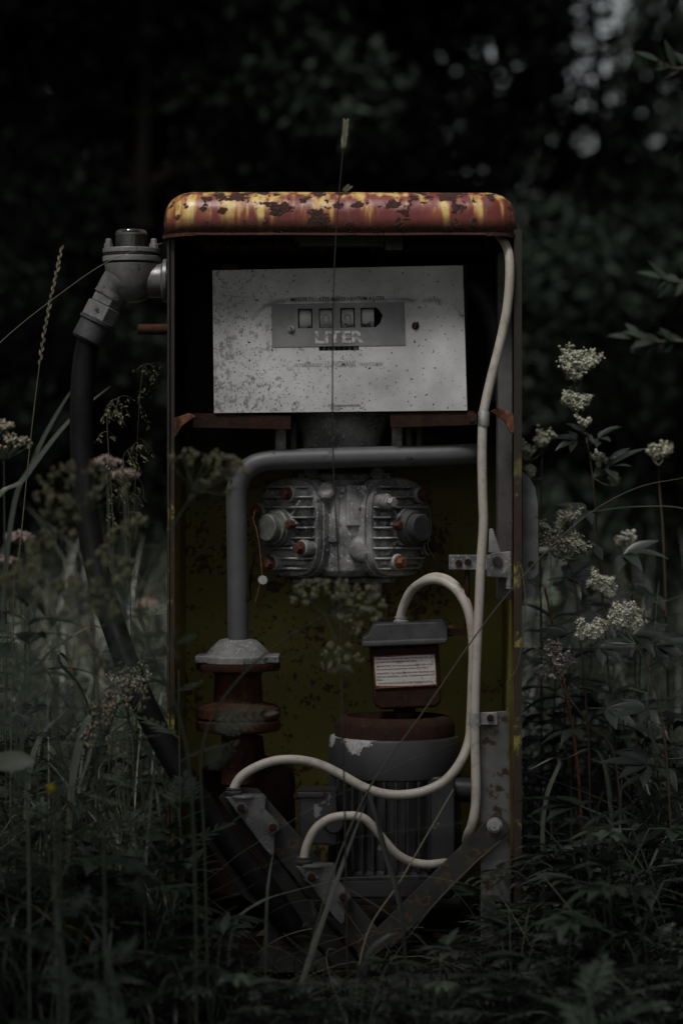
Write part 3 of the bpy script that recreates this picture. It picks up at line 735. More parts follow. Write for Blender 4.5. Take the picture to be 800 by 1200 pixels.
# ---- motor
MC = P(462, 1050, 0.14)
zz = lambda py: P(0, py, 0.14).z-MC.z
rm = 0.118
mb = MB()
mb.lathe([(rm*0.97, zz(1042)), (rm*0.97, zz(1015)), (rm*0.90, zz(1012)), (rm*0.90, zz(908)), (0.05, zz(906))], MC, (0, 0, 1), 40)
for k in range(36):
    q = 2*math.pi*k/36
    if math.sin(q) > 0.3: continue
    d = Vector((math.cos(q), math.sin(q), 0))
    mb.box(MC+d*(rm*0.945)+Vector((0, 0, zz(960))), (0.018, 0.0045, zz(909)-zz(1012)), Matrix.Rotation(q, 3, 'Z'))
mb.box(MC+Vector((0, -rm*0.80, zz(1030))), (0.19, 0.05, 0.028)); mb.box(MC+Vector((0.0, -0.0, zz(1046))), (0.23, 0.20, 0.012))
motor = mb.build('motor', M['motor'], pump, 0.001, 1)
mb = MB(); mb.lathe([(rm, zz(907)), (rm*1.01, zz(905)), (rm*1.01, zz(866)), (rm*0.985, zz(862)), (rm*0.90, zz(861.5))], MC, (0, 0, 1), 48)
t_ = T('peeling_motor_band_paint')
f_ = t_.math('ADD', t_.noise(28, 6, 0.65, loc=(1, 2, 3)), t_.n('ShaderNodeMapRange', {'Value': t_.axis(2), 'From Min': 0.36, 'From Max': 0.43, 'To Min': -0.13, 'To Max': 0.135}, clamp=True).outputs[0])
f_ = t_.math('ADD', f_, t_.n('ShaderNodeMapRange', {'Value': t_.axis(0), 'From Min': 0.02, 'From Max': 0.09, 'To Min': 0.11, 'To Max': -0.12}, clamp=True).outputs[0])
t_.p(color=t_.mix(t_.step(f_, 0.655, 0.67), t_.mix(t_.noise(12), (0.030, 0.030, 0.033), (0.055, 0.055, 0.059)), t_.mix(t_.step(t_.noise(160, 4), .4, .6), (0.26, 0.26, 0.26), (0.48, 0.47, 0.46))), rough=0.45); M['motor_band'] = t_.m
mb.build('end_band', M['motor_band'], motor)
mb = MB(); mb.lathe([(rm*0.92, zz(862)), (rm*0.92, zz(848)), (rm*0.88, zz(842)), (rm*0.80, zz(838.5)), (rm*0.74, zz(838)), (rm*0.70, zz(846)), (0.02, zz(847))], MC, (0, 0, 1), 40); mb.build('end_cap', M['rust_dark'], motor)
mb = MB(); mb.box(P(373, 955, 0.06), (0.066, 0.09, 0.094)); mb.box(P(364, 930, 0.035), (0.05, 0.05, 0.012)); mb.lathe([(0.018, 0), (0.018, 0.006), (0.015, 0.008)], P(391, 965, 0.014), (0, -1, 0), 22)
mb.build('terminal_box', M['motor'], motor, 0.003)
mb = MB(); mb.lathe([(0.006, 0), (0.006, 0.01)], P(351, 933, 0.02), (-1, 0, 0), 8); mb.build('box_bolt', M['rust_red'], motor)
mb = MB(); mb.box(P(516, 960, 0.08), (0.048, 0.08, 0.16)); mb.lathe([(0.022, 0), (0.022, 0.035)], P(530, 925, 0.10), (1, 0, -0.05), 22); mb.build('side_cover', M['motor'], motor, 0.004)

# ---- cables
def cable(pts, r=0.0082, cuts=8):
    mb = MB(); mb.tube(spline(pts, cuts), r, 16); return mb.build('cable', M['cable'], pump)
cable([P(578, 268, .05), P(588, 280, .02), P(595, 295, -.005), P(597, 320, -.012), P(594, 360, -.012), P(586, 400, -.012), P(576, 440, -.012), P(568, 475, -.014), P(565.5, 492, -.014), P(564.5, 530, -.014), P(565, 575, -.014), P(566, 615, -.014), P(563, 660, -.014), P(561, 710, -.014), P(558, 770, -.014), P(556, 840, -.014), P(557, 900, -.014), P(557, 940, -.014), P(553, 965, -.012), P(548, 978, 0.005), P(546, 988, 0.05)])
cable([P(468, 728, .118), P(472, 712, .11), P(482, 692, .09), P(498, 681, .06), P(516, 680, .04), P(533, 690, .02), P(545, 708, .008), P(551, 728, .004), P(554, 760, .004), P(553, 800, .004), P(551.5, 840, .004), P(549, 868, 0), P(539, 893, -.01), P(522, 914, -.012), P(500, 926, -.012), P(475, 931, -.012), P(450, 930, -.012), P(425, 922, -.012), P(400, 908, -.012), P(375, 896, -.012), P(350, 890.5, -.012), P(325, 891, -.012), P(302, 898, -.012), P(284, 909, -.012), P(275, 922, -.012), P(272, 936, -.012)])
cable([P(468, 730, .15), P(474, 706, .15), P(490, 684, .13), P(510, 675, .11), P(530, 682, .09), P(545, 702, .06), P(553, 730, .03), P(557, 770, .02), P(556, 830, .015)], 0.0065)
cable([P(355, 1012, -.03), P(359, 992, -.03), P(369, 972, -.03), P(386, 959.5, -.03), P(406, 956, -.03), P(424, 958, -.03), P(437, 969, -.025), P(450, 985, -.02), P(465, 1001, -.01), P(482, 1010, 0), P(499, 1013, .006), P(514, 1012, .02), P(526, 1010, .06)], 0.0078)
mb = MB(); c = P(567, 491, -.014); mb.lathe([(0.0098, -0.013), (0.0101, -0.012), (0.0101, 0.012), (0.0098, 0.013)], P(566.5, 491, -.014), (0.02, 0, 1), 20); mb.build('cable_clip', M['steel'], pump)
mb = MB(); mb.lathe([(0.0105, -0.011), (0.0105, 0.011)], P(556, 843, -.012), (0, 0, 1), 16); mb.box(P(571, 842, -.010), (0.034, 0.003, 0.022)); mb.mi = 1
mb.lathe([(0.006, 0), (0.006, 0.006), (0.004, 0.007)], P(574, 841, -.012), (0, -1, 0), 10); mb.build('cable_clip', [M['cast'], M['rust_dark']], pump, 0.001)

# ---- right post, braces, cable entries
mb = MB()
a = P(562, 834, -.002); b = P(595, 1140, -.002)
mb.prism([(562, 835), (594, 833), (597, 1150), (563, 1150)], 0.0, 0.004, lambda u, v, d: P(u, v, -0.001)+Vector((0, d, 0)))
mb.prism([(594, 833), (596, 833), (599, 1150), (597, 1150)], 0.0, 0.04, lambda u, v, d: P(u, v, -0.001)+Vector((0, d, 0)))
post = mb.build('post', M['post'], pump, 0.001)
def hexbolt(px, py, Y, r, mat, parent):
    mb = MB(); c = P(px, py, Y); mb.lathe([(r*1.25, 0), (r*1.25, 0.002)], c, (0, -1, 0), 20); mb.lathe([(r, 0.0022), (r, 0.010), (r*0.88, 0.0115)], c, (0, -1, 0), 6, smooth=False)
    return mb.build('bolt', mat, parent, 0.0006)
def flat(poly, Y, thk, mat, name='brace'):
    mb = MB(); mb.prism(poly, 0, thk, lambda u, v, d: P(u, v, Y)+Vector((0, d, 0))); return mb.build(name, mat, pump, 0.0012)
br = flat([(582, 950), (597, 968), (455, 1108), (425, 1130), (418, 1120), (437, 1092)], -0.014, 0.005, M['brace'])
hexbolt(579, 967, -0.0145, 0.011, M['bolt_grey'], br)
flat([(594, 968), (598, 972), (458, 1112), (455, 1108)], -0.0136, 0.04, M['brace'])
flat([(284, 922), (302, 924), (356, 985), (446, 1092), (452, 1120), (425, 1125), (262, 928)], -0.004, 0.005, M['brace'])
flat([(262, 930), (256, 935), (392, 1135), (425, 1135)], -0.0075, 0.03, M['black'])  # brace flange coloured black to stand in for its shadow
flat([(246, 948), (250, 958), (296, 1032), (320, 1075), (286, 1052), (240, 985), (232, 960)], -0.022, 0.004, M['brace'])
flat([(318, 1060), (400, 1140), (300, 1140)], 0.002, 0.004, M['brace'])
def entry(dx, dy, Y):
    q = lambda u, v, d: P(u+dx, v+dy, Y)+Vector((0, d, 0))
    mb = MB()
    mb.prism([(264, 933), (308, 931), (312, 935), (311, 948), (327, 965), (329, 972), (322, 979), (322, 998), (318, 1002), (310, 994), (286, 962)], -0.012, 0.02, q)
    mb.lathe([(0.026, 0), (0.026, 0.004), (0.022, 0.005)], q(285, 934, 0.005), (0, 0, 1), 24)
    mb.lathe([(0.0105, 0.0), (0.0105, 0.012)], q(283, 945, -0.005), (0, -1, 0), 18); mb.lathe([(0.0105, 0), (0.0105, 0.012)], q(320, 968, -0.005), (0, -1, 0), 18)
    e = mb.build('cable_entry', M['entry'], pump, 0.0025, 3)
    mb = MB(); mb.lathe([(0.013, 0), (0.015, 0.003), (0.015, 0.007), (0.012, 0.0085), (0.0135, 0.010), (0.0135, 0.013)], q(274, 932, 0.0), (0, 0, 1), 20); mb.build('gland_nut', M['cast_dark'], e)
    for u, v in ((283, 945), (320, 968)):
        mb = MB(); mb.lathe([(0.0068, 0), (0.0068, 0.006), (0.005, 0.007)], q(u, v, -0.017), (0, -1, 0), 12); mb.build('bolt', M['rust_dark'], e)
    return e
entry(0, 0, -0.018); entry(82, 81, -0.032)

M['cast_boot'] = m_cast('grey_cast_plate', (0.07, 0.07, 0.072), (0.14, 0.14, 0.143), (0.3, 0.3, 0.3), 0.66, 50)
# ---- lever plate outside the right wall, bracket inside
mb = MB()
mb.prism([(611, 552), (620, 560), (627, 572), (630, 590), (631, 672), (626, 678), (611, 682)], 0, 0.06, lambda u, v, d: P(u, v, 0.03)+Vector((0, d, 0)))
mb.lathe([(0.012, 0), (0.012, 0.01)], P(618, 692, 0.04), (0, -1, 0), 14); mb.lathe([(0.008, 0), (0.008, 0.022)], P(627, 646, 0.04), (1, 0, 0), 12)
mb.mi = 1; mb.lathe([(0.006, 0), (0.006, 0.002)], P(622, 661, 0.0295), (0, -1, 0), 14)
mb.build('nozzle_boot', [M['cast_boot'], M['black']], pump, 0.0015)
mb = MB()
mb.box(P(560, 659, 0.05), (0.105, 0.004, 0.027)); mb.prism([(571, 676), (571, 652), (578, 648), (598, 646), (600, 678)], 0, 0.03, lambda u, v, d: P(u, v, 0.025)+Vector((0, d, 0)))
mb.prism([(572, 648), (573, 620), (577, 619), (587, 648)], 0, 0.005, lambda u, v, d: P(u, v, 0.045)+Vector((0, d, 0)))
mb.tube([P(596, 690, .03), P(597, 670, .03)], 0.006, 10)
lv = mb.build('switch_lever', M['cast'], pump, 0.002)
for px, py in ((537, 660), (548, 659)):
    mb = MB(); mb.lathe([(0.006, 0), (0.006, 0.004)], P(px, py, 0.048), (0, -1, 0), 14); mb.build('bolt', M['rust_dark'], lv)
mb = MB(); mb.lathe([(0.009, 0), (0.009, 0.003), (0.005, 0.0035)], P(582.5, 658, 0.024), (0, -1, 0), 16); mb.build('bolt', M['cast_dark'], lv)
mb = MB(); mb.tube([P(547, 668, .06), P(547, 735, .06)], 0.005, 8); mb.box(P(535, 740, .1), (0.04, 0.012, 0.012)); mb.build('switch_rod', M['rust_dark'], pump)

# ---- discharge elbow with sight glass, left side
Ye = 0.12
eb = MB()
pts = [P(204, 329, Ye), P(190, 329, Ye), P(172, 329, Ye), P(156, 329, Ye), P(145, 331, Ye), P(135, 339, Ye), P(129, 349, Ye)]
eb.lathe([(0.039, 0), (0.039, 0.006), (0.031, 0.010)], P(196, 329, Ye), (-1, 0, 0), 26)
eb.tube(spline(pts, 5), [0.031]*6+[0.031]*5+[0.0325,0.0345,0.036,0.038,0.0395,0.040,0.040,0.040]+[0.0395]*3+[0.038,0.036,0.034,0.0325,0.0315]+[0.0305]*4, 28)
eb.lathe([(0.012, -0.036), (0.027, -0.031), (0.037, -0.020), (0.043, -0.004), (0.046, 0.012), (0.0485, 0.028), (0.049, 0.032)], P(154.5, 331, Ye), (0, 0, 1), 36)
elbow = eb.build('discharge_elbow', M['alu'], pump)
fl = lambda r, n=18: [(math.cos(2*math.pi*k/n)*r*(1.0), math.sin(2*math.pi*k/n)*r) for k in range(n)]
def oval(u0, h0, h1, name, mat, k=1.0):
    mb = MB(); zc = P(0, 299, Ye).z; xc = P(154.5, 0, Ye).x
    o = []
    for i in range(40):
        q = 2*math.pi*i/40; rr = 0.040+0.0125*abs(math.cos(q))**3
        o.append((math.cos(q)*rr*k, math.sin(q)*rr*0.95*k))
    mb.prism(o, zc+h0, zc+h1, lambda u, v, d: Vector((xc+u, Ye+v, d)))
    return mb.build(name, mat, elbow, 0.0012)
oval(0, -0.0125, -0.0025, 'lower_flange', M['alu']); oval(0, -0.0025, 0.003, 'gasket', M['black'], 0.97); oval(0, 0.003, 0.012, 'upper_flange', M['alu'])
c = P(154, 291, Ye)
mb = MB(); mb.lathe([(0.0285, -0.002), (0.0290, 0.022), (0.0285, 0.029), (0.026, 0.0325), (0.018, 0.034)], c, (0, 0, 1), 32); mb.build('sight_glass', M['glass'], elbow)
mb = MB(); mb.lathe([(0.0265, 0), (0.0265, 0.0225), (0.024, 0.0227)], c, (0, 0, 1), 32, smooth=False); mb.build('glass_core', M['alu'], elbow)
mb = MB(); mb.lathe([(0.0268, 0.0230), (0.0272, 0.0235), (0.0272, 0.0260), (0.0255, 0.0265)], c, (0, 0, 1), 32); mb.build('core_ring', M['steel'], elbow)
for px in (127.5, 180.5):
    mb = MB(); mb.lathe([(0.0085, 0), (0.0085, 0.010), (0.006, 0.0105), (0.006, 0.017), (0.004, 0.019)], P(px, 292, Ye-0.01), (0, 0, 1), 8); mb.build('bolt', M['alu'], elbow)
ax = (P(103, 402, Ye)-P(131, 345, Ye)).normalized()
mb = MB(); mb.lathe([(0.0315, 0), (0.0315, 0.003), (0.026, 0.0035), (0.0285, 0.005), (0.0285, 0.020)], P(130, 346, Ye), ax, 8, smooth=False); mb.build('hex_nut', M['alu'], elbow, 0.001)
mb = MB(); mb.lathe([(0.026, 0), (0.033, 0.002), (0.033, 0.030), (0.028, 0.032)], P(124, 358, Ye), ax, 8, smooth=False); mb.build('hex_nut', M['alu'], elbow, 0.001)
mb = MB(); mb.lathe([(0.030, 0), (0.034, 0.002), (0.034, 0.008), (0.0305, 0.010), (0.0315, 0.042), (0.028, 0.046)], P(116, 374, Ye), ax, 28); mb.build('hose_collar', M['cast_dark'], elbow)
mb = MB(); pts = [P(107, 392, Ye), P(103, 405, Ye), P(98.5, 430, Ye), P(96, 470, .115), P(96, 520, .11), P(99, 570, .10), P(105, 620, .085), P(116, 675, .06), P(134, 735, .03), P(158, 800, -.02), P(186, 860, -.05), P(218, 915, -.06), P(252, 965, -.05), P(300, 1030, -.03), P(350, 1100, 0.0)]
mb.tube(spline(pts, 8), 0.0215, 20); mb.build('delivery_hose', M['rubber'], pump)
mb = MB(); mb.tube([P(162, 386, .10), P(200, 386, .10)], 0.0098, 16); mb.tube([P(262, 381, .30), P(600, 381, .30)], 0.004, 8); mb.build('hook_pin', M['rust'], pump)

M['dead_leaf'] = m_leaf('withered_leaf', [(0, (0.05, 0.03, 0.018)), (1, (0.16, 0.10, 0.05))], 0.7, 0.1)
# ================================================================ woodland behind and around
def rv(a, b): return rnd.uniform(a, b)
def rdir(): 
    z = rv(-1, 1); q = rv(0, 2*math.pi); r = math.sqrt(1-z*z); return Vector((r*math.cos(q), r*math.sin(q), z))
def leaf_card(mb, c, L, W, d=None, up=None):
    d = d or rdir(); s_ = d.cross(rdir()); s_ = s_.normalized() if s_.length > 1e-3 else d.orthogonal()
    nm = d.cross(s_)
    mb.add([c, c+d*L*0.5+s_*W*0.5+nm*W*0.12, c+d*L, c+d*L*0.5-s_*W*0.5+nm*W*0.12], [(0, 1, 2, 3)], False)
def make_tree(name, x, y, h, cr, cz, seed, nleaf, lean=0.0, trunk_r=0.09, gap=None, label=None, group=None, leafsize=0.09, low=0.15):
    global rnd
    keep = rnd; rnd = random.Random(seed)
    z0 = gz(x, y) if abs(x) < 20 and y < 25 else 0
    root = empty(name, (x, y, z0-0.02), label, 'tree', group)
    mb = MB(); top = Vector((x+lean*h, y+rv(-.2, .2), z0+h*0.92))
    tp = spline([Vector((x, y, z0-0.05)), Vector((x+lean*h*0.25+rv(-.06, .06), y, z0+h*0.3)), Vector((x+lean*h*0.6+rv(-.1, .1), y, z0+h*0.62)), top], 5)
    mb.tube(tp, [trunk_r*(1-0.85*i/(len(tp)-1)) for i in range(len(tp))], 9)
    clumps = []
    nb = int(16+h*3)
    for k in range(nb):
        t = rv(low, 1.0); i = min(len(tp)-1, int(t*(len(tp)-1))); b = tp[i]
        q = rv(0, 2*math.pi); reach = cr*rv(0.45, 1.05)*math.sin(math.pi*min(1, max(0.12, 0.12+0.80*(t-low)/(1-low))))**0.6
        e = b + Vector((math.cos(q)*reach, math.sin(q)*reach, rv(-0.25, 0.55)*reach*0.7))
        m_ = (b+e)/2 + Vector((0, 0, rv(0.02, 0.2)*reach))
        bp = bez(b, m_, e, 6); mb.tube(bp, [trunk_r*0.30*(1-0.12*j)*(1-t*0.5) for j in range(7)], 5, caps=False)
        for j in (3, 4, 5, 6):
            clumps.append((bp[j], cr*rv(0.20, 0.36)))
    mb.build('trunk', M['bark'], root)
    lf = MB(); tot = sum(r*r for _, r in clumps)
    for c, r in clumps:
        tone = rv(0.0, 0.75)
        for k in range(int(nleaf*r*r/tot)):
            p = c + rdir()*r*rv(0.3, 1.0)**0.6*1.0
            p.z = c.z + (p.z-c.z)*0.75
            if p.z < z0+0.03: continue
            if gap and any(((p.x-g[0])/g[3])**2+((p.y-g[1])/g[4])**2+((p.z-g[2])/g[5])**2 < rv(0.45, 1.2) for g in gap) and rnd.random() < .82: continue
            lf.tint = max(0, min(1, tone+rv(-.2, .25)))
            leaf_card(lf, p, leafsize*rv(0.7, 1.35), leafsize*rv(0.4, 0.7))
    lf.build('crown', M['tree_leaf'], root)
    rnd = keep
    return root

GAP = [(1.46, 10.5, 3.22, 0.27, 5.5, 0.46), (1.10, 10.5, 2.95, .16, 4.5, .3), (1.7, 10.5, 3.75, .3, 4.5, .12)]
W1 = 'one of the dark leafy trees in the blurred woodland behind the pump'
WG = 'trees of the woodland behind the pump'
make_tree('leaning_tree', 1.55, 9.4, 5.2, 1.25, 3, 5, 15000, lean=-0.055, trunk_r=0.055, gap=GAP, label='leaning tree with a bare dark trunk beside the pale sky gap', low=0.3)
tA = make_tree('woodland_tree', -2.3, 8.2, 6.0, 1.9, 3, 7, 21000, label=W1, group=WG, low=0.05)
tB = make_tree('woodland_tree', -0.35, 9.8, 6.5, 1.7, 3, 9, 21000, label=W1, group=WG, low=0.05)
tC = make_tree('woodland_tree', 3.6, 9.0, 5.6, 1.7, 3, 13, 20000, label=W1, group=WG, low=0.05)
for src, x, y, rz, k in ((tA, -1.6, 12.5, 1.1, 1.25), (tC, -3.9, 11.4, 2.0, 1.3), (tB, -1.0, 7.6, 2.6, 0.8), (tC, -5.0, 7.4, 0.5, 1.0), (tA, 5.6, 10.5, 3.3, 1.15), (tB, 4.1, 11.6, 3.9, 1.15), (tC, -2.2, 10.6, 5.5, 1.15), (tB, -1.0, 14.2, 1.9, 1.2), (tB, 4.6, 6.2, 4.0, 0.95), (tA, -4.6, 3.2, 5.0, 1.0), (tB, -5.3, -0.6, 1.7, 1.0), (tC, 5.2, 1.9, 2.9, 1.0), (tA, 5.9, -2.1, 0.2, 1.0)):  # copies beside the pump are added out of view to darken side light
    copy_thing(src, (x, y, (gz(x, y) if y > -12 else 0)-0.02), rz, k)
tH = make_tree('woodland_tree', -3.6, 4.4, 8.2, 2.7, 3, 41, 16000, trunk_r=.13, label='tall tree added to dim the wood and glade, its high crown out of view', group='tall trees added to dim the wood and glade', low=.45, leafsize=.13)  # added tall trees, crowns above the view, blocking sun and sky light
tH['category'] = 'tree'
for x, y, rz, k in ((2.6, 5.9, 2.2, 1.0), (5.6, 4.6, 4.4, 1.0), (-0.6, 7.8, 3.1, 1.28), (0.45, 10.9, 4.6, 1.4), (4.4, -1.2, .7, 1.1), (4.2, -5.6, 5.2, 1.15), (-5.0, 1.4, 3.6, 1.1), (0.8, -9.5, 2.7, 1.1), (-4.6, -3.0, 4.1, .9)):
    copy_thing(tH, (x, y, gz(x, y)-.02), rz, k)
bush = make_tree('woodland_shrub', 1.9, 7.6, 2.3, 1.15, 1, 21, 12000, trunk_r=0.035, label='one of the low leafy shrubs under the dark woodland edge', group='shrubs along the woodland edge', low=0.02, leafsize=0.08)
bush['category'] = 'shrub'
for x, y, rz, k in ((0.7, 7.0, 1.0, 0.95), (-0.4, 7.4, 2.2, 1.0), (-1.7, 6.4, 3.0, 0.85), (3.0, 6.8, 4.0, 1.0), (-3.0, 6.6, 5.1, 1.0), (1.55, 10.9, 0.4, 1.05), (0.5, 9.4, 2.9, 1.1), (2.5, 8.9, 3.5, 1.1)):
    copy_thing(bush, (x, y, gz(x, y)-0.02), rz, k)
# an unseen tree added so its crown shades the foreground and lower pump
make_tree('added_shade_tree', -1.7, -3.2, 5.7, 1.7, 3, 77, 9000, trunk_r=.08, label='unseen leafy tree added to shade the foreground grass and lower pump', low=.53, leafsize=.10)
# the wood beyond, one mass of foliage with a dip where the sky glimmers through
lf = MB(); r2 = random.Random(3)
for k in range(80000):
    x = r2.uniform(-16, 16); y = r2.uniform(17, 21)
    prof = 10.5 + 1.5*mnoise.noise(Vector((x*0.5, 0, 0)))
    prof -= 6.4*math.exp(-((x-2.30)/0.75)**2)
    z = r2.random()**0.9*prof
    lf.tint = max(0, min(1, 0.35+0.5*mnoise.noise(Vector((x*0.8, y, z*0.8)))+r2.uniform(-.15, .2)))
    rnd_keep = rnd; rnd = r2; leaf_card(lf, Vector((x, y, 0.3+z)), r2.uniform(.16, .30), r2.uniform(.10, .18)); rnd = rnd_keep
tagged(lf.build('far_woods', M['tree_leaf']), 'dark mass of woodland far behind the pump', 'woods', kind='stuff')

# ================================================================ grass
def blade(mb, x, y, h, lean, q, w, curl, n=6, tint=None, zb=None):
    z0 = gz(x, y) if zb is None else zb
    d = Vector((math.cos(q), math.sin(q), 0)); pts = []; ws = []
    for i in range(n+1):
        t = i/n
        pts.append(Vector((x, y, z0)) + d*(lean*h*(t**1.6)) + Vector((0, 0, h*(t - curl*t**3))))
        ws.append(w*(1-t**2.2)*(0.6+0.4*min(1, t*5))+0.0003)
    mb.tint = rv(0.1, 0.85) if tint is None else tint
    mb.ribbon(pts, ws, Vector((-d.y, d.x, 0)) + rdir()*0.5, 0.25)
def in_pump(x, y): return X0-0.03 < x < X1+0.03 and -0.04 < y < YB+0.06
mb = MB()
def field(nn, xr, yr, hr, wr, lean=(0.1, 0.6), ok=lambda x, y: True, curl=(0, 0.5), ochre=0.03, tr=(0.1, 0.85)):
    k = 0
    while k < nn:
        x, y = rv(*xr), rv(*yr)
        if in_pump(x, y) or not ok(x, y): nn -= 0.35; continue
        patch = 0.5+0.5*mnoise.noise(Vector((x*2.1, y*2.1, 5)))
        h = rv(*hr)*(0.55+0.6*patch)
        ln, q = rv(*lean), rv(0, 6.283); ex, ey = x+math.cos(q)*ln*h, y+math.sin(q)*ln*h
        if any(in_pump(x+(ex-x)*f, y+(ey-y)*f) for f in (.25, .5, .75, 1)) or (h > .22 and -.24 < ex < .27 and ey < 0.05): nn -= .35; continue
        blade(mb, x, y, h, ln, q, rv(*wr), rv(*curl), tint=(rv(0.93, 1) if rnd.random() < ochre else rv(*tr)))
        k += 1
field(3000, (-1.3, -0.30), (-0.10, 1.6), (0.28, 0.80), (0.003, 0.009), lean=(.2, 1.3), curl=(.1, .9), tr=(.2, .92))
field(2600, (-2.2, -0.20), (1.2, 4.5), (0.55, 1.05), (0.005, 0.012), lean=(.1, .9), tr=(0.55, 0.92))
field(1500, (-1.0, -0.22), (-0.75, 0.0), (0.12, 0.46), (0.003, 0.008), curl=(0.2, .9), lean=(.2, .9), ochre=.01, tr=(0, .7))
field(1500, (0.30, 1.2), (-0.10, 1.6), (0.25, 0.60), (0.004, 0.009), lean=(.2, 1.1), curl=(0, .7), tr=(0, 0.6), ochre=0.005)
field(700, (-1.0, -0.30), (-0.30, 0.35), (0.35, 0.72), (0.003, 0.007), lean=(0.5, 1.7), curl=(.1, .7), tr=(.6, .92), ochre=.07)
field(160, (0.36, 0.9), (-0.15, 0.4), (0.35, 0.6), (0.003, 0.007), lean=(0.5, 1.7), curl=(.1, .7), tr=(.3, .8), ochre=.02)
field(1500, (0.15, 2.2), (1.2, 4.5), (0.35, 0.85), (0.004, 0.010), lean=(.1, .9), tr=(0, 0.22), ochre=0.0)
field(1100, (-0.5, 0.9), (-0.75, -0.05), (0.04, 0.13), (0.002, 0.004), curl=(0.2, .9), tr=(0, 0.35), ochre=0.0)
field(2600, (-4, 4), (4.5, 7.5), (0.5, 1.0), (0.010, 0.018), tr=(0, 0.6))
field(900, (-2.5, 2.5), (-2.4, -0.75), (0.06, 0.20), (0.003, 0.007), curl=(0.2, .9), tr=(0, .4), ochre=0)
tagged(mb.build('meadow_grass', M['grass']), 'rank grey-green meadow grass growing round the pump', 'grass', kind='stuff')
mb = MB()       # fine dead stems tangled low in front
for k in range(110):
    x, y = rv(-0.75, 0.55), rv(-0.55, -0.06); z = gz(x, y)+rv(0, .08)
    q = rv(0, 6.283); L = rv(.08, .26); d = Vector((math.cos(q), math.sin(q)*0.6, rv(0, 1.0))); p0 = Vector((x, y, z)); p2 = p0+d*L; p1 = (p0+p2)/2+Vector((rv(-.05, .05), rv(-.03, .03), rv(0, .08)))
    if p2.y > -0.03 or p1.y > -0.03: continue
    mb.tint = rv(0, 0.8); mb.tube(bez(p0, p1, p2, 6), 0.0008, 4, caps=False)
tagged(mb.build('dead_stem_tangle', M['straw']), 'tangle of fine dead stems low in front of the pump', 'dead grass', kind='stuff')

lfN = 0
for px, py, Y in ((330, 1045, .05), (520, 1060, .04), (300, 1050, .1), (545, 1045, .12), (415, 1052, .02)):
    c = Vector(((px-400)*S(Y), Y, .057)); mb = MB(); mb.tint = rv(.1, .9); a_ = rv(0, 6.28)
    mb.leaf(c, Vector((math.cos(a_), math.sin(a_), .15)), Vector((rv(-.3, .3), -.3, 1)), rv(.04, .06), rv(.02, .03), rv(-.3, .5), .35, 6)
    tagged(mb.build('dead_leaf', M['dead_leaf']), 'one of the withered brown leaves lying in the pump under the motor', 'leaf', 'withered leaves in the pump')
# ================================================================ single plants
def stem(pts, r0, r1, mat, parent, name='stem', tint=0.5, n=8, seg=7):
    mb = MB(); mb.tint = tint; q = spline(pts, n) if len(pts) > 2 else [Vector(pts[0]).lerp(Vector(pts[1]), i/8) for i in range(9)]
    mb.tube(q, [r0+(r1-r0)*i/(len(q)-1) for i in range(len(q))], seg)
    mb.build(name, M[mat], parent); return q
def ground_root(name, pts, label, cat, group=None):
    b = Vector(pts[0]); return empty(name, (b.x, b.y, b.z), label, cat, group)
def foot(px, Y):      # ground point under an image column at depth Y
    x = (px-400)*S(Y); return Vector((x, Y, gz(x, Y)-0.01))
def pinnate(mb, base, d, L, pairs, lw, ll, up=Vector((0, 0, 1)), droop=0.3, toothed=False):
    d = Vector(d).normalized(); s_ = d.cross(up); s_ = s_.normalized() if s_.length > 1e-3 else d.orthogonal(); nm = s_.cross(d)
    ax = [Vector(base)+d*L*t-nm*droop*L*t*t for t in [i/10 for i in range(11)]]
    t0 = mb.tint; mb.tube(ax, [0.0014*(1-0.07*i) for i in range(11)], 4, caps=False)
    for k in range(pairs):
        t = 0.22+0.78*(k+0.5)/pairs; i = min(9, int(t*10)); b = ax[i].lerp(ax[i+1], t*10-i)
        sz = math.sin(math.pi*(0.25+0.62*t))
        for sg in (-1, 1):
            dd = (d*0.55+s_*sg*1.0+rdir()*0.12).normalized(); mb.tint = max(0, min(1, t0+rv(-.2, .2)))
            mb.leaf(b, dd, nm+rdir()*0.2, ll*sz*rv(.85, 1.15), lw*sz, rv(.1, .4), 0.3, 4)
    mb.tint = t0; mb.leaf(ax[-1], d-nm*0.3, nm, ll*0.9, lw, .3, .3, 4)
def ferny(mb, base, d, L, lev=2, up=Vector((0, 0, 1))):       # carrot-like leaf
    d = Vector(d).normalized(); s_ = d.cross(up); s_ = s_.normalized() if s_.length > 1e-3 else d.orthogonal(); nm = s_.cross(d)
    n = 7
    for k in range(n+1):
        t = k/n; b = Vector(base)+d*L*t-nm*0.2*L*t*t
        if lev == 0 or k == n: mb.leaf(b, d+rdir()*.1, nm, L*0.30, L*0.10, .1, .2, 3)
        elif k > 0:
            for sg in (-1, 1):
                dd = (d*0.8+s_*sg*0.9+rdir()*0.1).normalized()
                if lev > 1: ferny(mb, b, dd, L*0.42*(1-0.55*t), lev-1, nm)
                else: mb.leaf(b, dd, nm, L*0.42*(1-0.5*t), L*0.085, .15, .2, 3)
    mb.tube([Vector(base)+d*L*t-nm*0.2*L*t*t for t in (0, .25, .5, .75, 1)], [L*.012, L*.01, L*.008, L*.006, L*.003], 4, caps=False)
